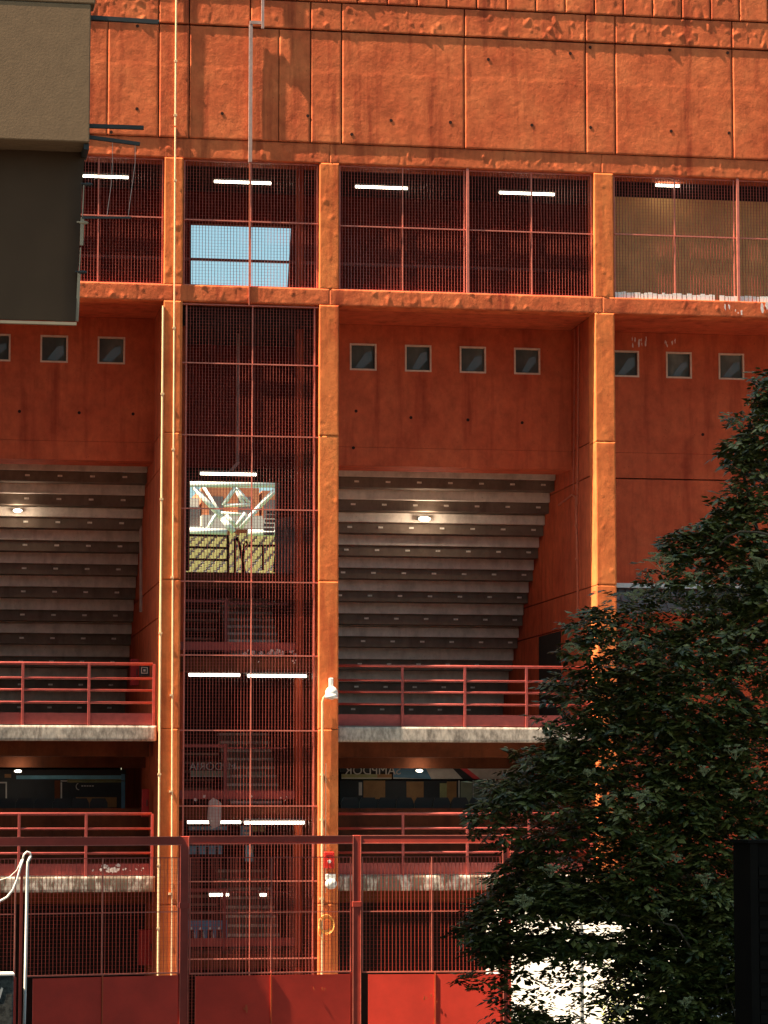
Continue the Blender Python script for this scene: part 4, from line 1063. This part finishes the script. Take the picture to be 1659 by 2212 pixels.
#bx('upper_wall', 'beige', AP, -5, e1-0.02, YA+0.3, -33.6, zb1+1.6, zb1+2.2)
# awning cloth hanging below the balcony, slightly slanted right edge
AW = thing('awning', 'brown fabric awning hanging below the beige balcony', 'awning', (0, YA+.2, zb0-1))
ed = [(190, 312), (182, 350), (178, 395), (172, 520), (166, 640), (163, 694)]
Yt, Yb = YA+0.28, YA+0.10
vs = []; fs = []; n_ = len(ed)
for i, (x_, y_) in enumerate(ed):
    Yi = Yt+(Yb-Yt)*i/(n_-1); p = P3(x_, y_, Yi); pl_ = P3(-120, y_-6, Yi)
    for k in range(9):
        s = k/8; vs.append((pl_.x+(p.x-pl_.x)*s, Yi+0.012*math.sin(k*2.1+i), p.z))
m = MB()
for i in range(n_-1):
    for k in range(8): fs.append((i*9+k, i*9+k+1, (i+1)*9+k+1, (i+1)*9+k))
o = len(vs); vs += [(x_, y_+.012, z_) for x_, y_, z_ in vs]; fs += [tuple(o+j for j in f[::-1]) for f in fs]
for i in range(n_-1): fs.append((i*9+8, o+i*9+8, o+(i+1)*9+8, (i+1)*9+8))
m.v, m.f = vs, fs; m.build('fabric', 'awning', AW, True)
m = MB()
for (x0a, y0a, x1a, y1a, w_) in ((179, 400, 176, 470, .006), (176, 470, 174, 530, .020), (172, 535, 169, 588, .006), (169, 588, 164, 694, .018)):
    p = P3(x0a+2, y0a, YA+.16); q = P3(x1a+2, y1a, YA+.14); m.beam(p, q, w_, .01)
m.build('hem', 'trim', AW)
bx('bottom_bar', 'trim', AW, P3(-100, 700, YA+.1).x, P3(165, 700, YA+.1).x, YA+.085, YA+.115, P3(165, 703, YA+.1).z, P3(165, 697, YA+.1).z)
# bars on the balcony side
def rod(p0, p1, w_, label, Y=YA+.06):
    a_ = P3(*p0, Y); b_ = P3(*p1, Y); m_ = MB(); m_.beam(a_, b_, w_, w_)
    m_.tube([b_, b_+(b_-a_).normalized()*.006], w_*.58, 8)
    solo(m_, 'drying_rack_arm', 'black_metal', label, 'bracket', 'black metal arms of the balcony drying racks')
rod((190, 38), (341, 48), .024, 'black metal arm beside the top of the beige balcony')
rod((190, 272), (308, 276), .022, 'straight black metal arm beside the foot of the beige balcony')
rod((190, 296), (300, 311), .020, 'sloping black metal arm, lowest beside the beige balcony')
rod((177, 470), (281, 470), .012, 'thin black bar hanging on two cords beside the awning')
for (x_, y_, lab) in ((190, 398, 'small dark clip at the top of the awning edge'), (181, 481, 'small pale clip midway down the awning edge'), (178, 588, 'dark clip near the lower end of the awning edge')):
    p = P3(x_, y_, YA+.1); m = MB(); m.sphere((p.x, p.y, p.z), .028, .012, .010, 10, 6); m.beam((p.x-.04, p.y, p.z+.004), (p.x, p.y, p.z), .008, .008)
    solo(m, 'clip', 'black_metal' if 'dark' in lab else 'trim', lab, 'clip', 'clips on the awning edge')
def cord(pl_, label):
    m_ = MB(); m_.tube([P3(x_, y_, YA+.06) for x_, y_ in pl_], .0016, 5); solo(m_, 'cord', 'pipe_grey', label, 'cord', 'cords of the drying rack')
cord([(243, 300), (243, 350), (240, 400), (233, 450), (231, 470)], 'left thin cord holding the black bar beside the awning')
cord([(292, 312), (292, 350), (287, 390), (280, 440), (277, 470)], 'right thin cord holding the black bar beside the awning')

# ------------------------------------------------------------------ what shows through the tower opening
# black landing railings with a stair rail
LR = thing('landing_railing', 'black tube railings at the landing in front of the yellow seats', 'railing', P3(500, 1230, 5.0))
def ln(pts_, r_, Y=5.0, name='rail', mat='black_metal'):
    m_ = MB(); m_.tube([P3(x_, y_, Y) for x_, y_ in pts_], r_, 6); return m_.build(name, mat, LR, True)
ln([(405, 1156), (492, 1158), (493, 1260)], .03); ln([(405, 1182), (492, 1184)], .025); ln([(405, 1208), (492, 1210)], .025)
ln([(523, 1240), (527, 1175), (531, 1168), (537, 1182)], .022); ln([(507, 1250), (508, 1165), (512, 1160), (518, 1180), (530, 1245)], .03, 4.5, 'stair_rail')
ln([(528, 1182), (532, 1179), (605, 1179)], .022); ln([(568, 1180), (568, 1232)], .028)
# grey leaning board and hand rail at right of the opening
m = MB(); q0 = [P3(x_, y_, 2.9) for x_, y_ in ((598, 1120), (665, 1110), (672, 1250), (596, 1240))]
m.poly([(v.x, v.z) for v in q0][::-1], 2.9, 2.95); solo(m, 'partition_board', 'roof_grey', 'grey board beside the bright opening in the stair tower', 'board')
m = MB(); m.beam(P3(634, 1161, 2.7), P3(660, 1290, 2.7), .02, .03); m.beam(P3(611, 1120, 2.7), P3(621, 1160, 2.7), .03, .03)
solo(m, 'hand_rail', 'pipe_grey', 'slanted pale handrail right of the bright opening', 'handrail')
m = MB()
for k in range(6):
    p = P3(584-1.0*k+abs(k-3)*1.0, 1107+9.2*k, 4.0); m.bbox(p.x-.10, p.x+.10, 3.98, 4.02, p.z-.030, p.z+.030, b=.004)
t = solo(m, 'hanging_tag_board', 'gutter', 'ladder of small pale plates hanging at the right of the opening', 'plates')
# white roof truss over the far stand
YR = 60.0
TT = thing('roof_truss', 'white tubular roof truss seen through the stair tower opening', 'truss', P3(510, 1150, YR))
def tr(p0, p1, r_, dy=0.0):
    m_ = MB(); m_.tube([P3(*p0, YR+dy), P3(*p1, YR+dy)], r_, 8); m_.build('chord' if r_ > .1 else 'brace', 'steel_white', TT, True)
tr((400, 1046), (612, 1047), .12); tr((400, 1147), (490, 1149), .14); tr((535, 1150), (620, 1152), .13)
tr((418, 1052), (480, 1120), .10); tr((480, 1120), (505, 1150), .12); tr((603, 1050), (560, 1094), .10); tr((560, 1094), (518, 1140), .10)
tr((508, 1054), (482, 1092), .08); tr((508, 1054), (528, 1092), .08, 1.5); tr((512, 1056), (540, 1088), .07); tr((484, 1092), (540, 1090), .07)
tr((440, 1052), (495, 1138), .06, 2); tr((468, 1108), (447, 1146), .07); tr((478, 1108), (530, 1112), .06, 1); tr((530, 1108), (512, 1135), .09); tr((488, 1112), (512, 1138), .08, 1)
tr((400, 1041), (612, 1042), .05, 1.5)
# buildings beyond
YH = 150.0
def far_block(px0, px1, py0, label, mat, floors, fh=1.0):
    a_ = P3(px0, py0, YH); b_ = P3(px1, py0, YH)
    t_ = thing('apartment_building', label, 'building', ((a_.x+b_.x)/2, YH, 0), 'apartment buildings beyond the stadium')
    bx('wall', mat, t_, a_.x, b_.x, YH, YH+12, 0, a_.z)
    wd = b_.x-a_.x
    for k in range(floors):
        z = a_.z-1.0-k*3.1
        bx('balcony', 'balc', t_, a_.x-.1, b_.x+.1, YH-1.2, YH-.01, z-2.0, z-1.1)
        nw = max(2, int(wd/2.2))
        for j in range(nw):
            xx = a_.x+wd*(j+0.5)/nw
            bx('window', 'glassdark', t_, xx-.5, xx+.5, YH-.06, YH-.005, z-1.05, z+.35)
    return t_
far_block(436, 560, 1052, 'orange apartment building behind the middle of the white truss', 'brick', 7)
far_block(566, 640, 1060, 'orange apartment building at the right of the white truss', 'brick', 7)
far_block(380, 430, 1075, 'cream apartment building at the left of the white truss', 'balc', 6)
# yellow seat block of the far stand
YY = 96.0
FS = thing('far_stand', 'far stand of yellow seats across the pitch', 'grandstand', (18, YY, 0))
zt_ = P3(500, 1153, YY).z; zb_ = P3(500, 1262, YY).z
m = MB(); nr = 20
for k in range(nr):
    z = zb_-1+(zt_-zb_+1)*k/nr; y = YY-8+8*k/nr
    m.box(5, 40, y, y+.5, z, z+(zt_-zb_+1)/nr*0.45)
m.build('terrace', 'glassdark', FS)
m = MB(); sp_ = 0.52
for k in range(nr):
    z = zb_-1+(zt_-zb_+1)*k/nr; y = YY-8+8*k/nr; hh = (zt_-zb_+1)/nr
    xs_ = 9.0+(k % 2)*0.0+0.17*k
    while xs_ < 24:
        m.box(xs_, xs_+.30, y-.05, y+.05, z+hh*.1, z+hh*0.95); xs_ += sp_
sm = m.build('seat_rows', 'yellow', FS); sm['kind'] = 'stuff'
bx('base', 'step', FS, 5, 40, YY-9, YY+2, 0, zb_-1.01)
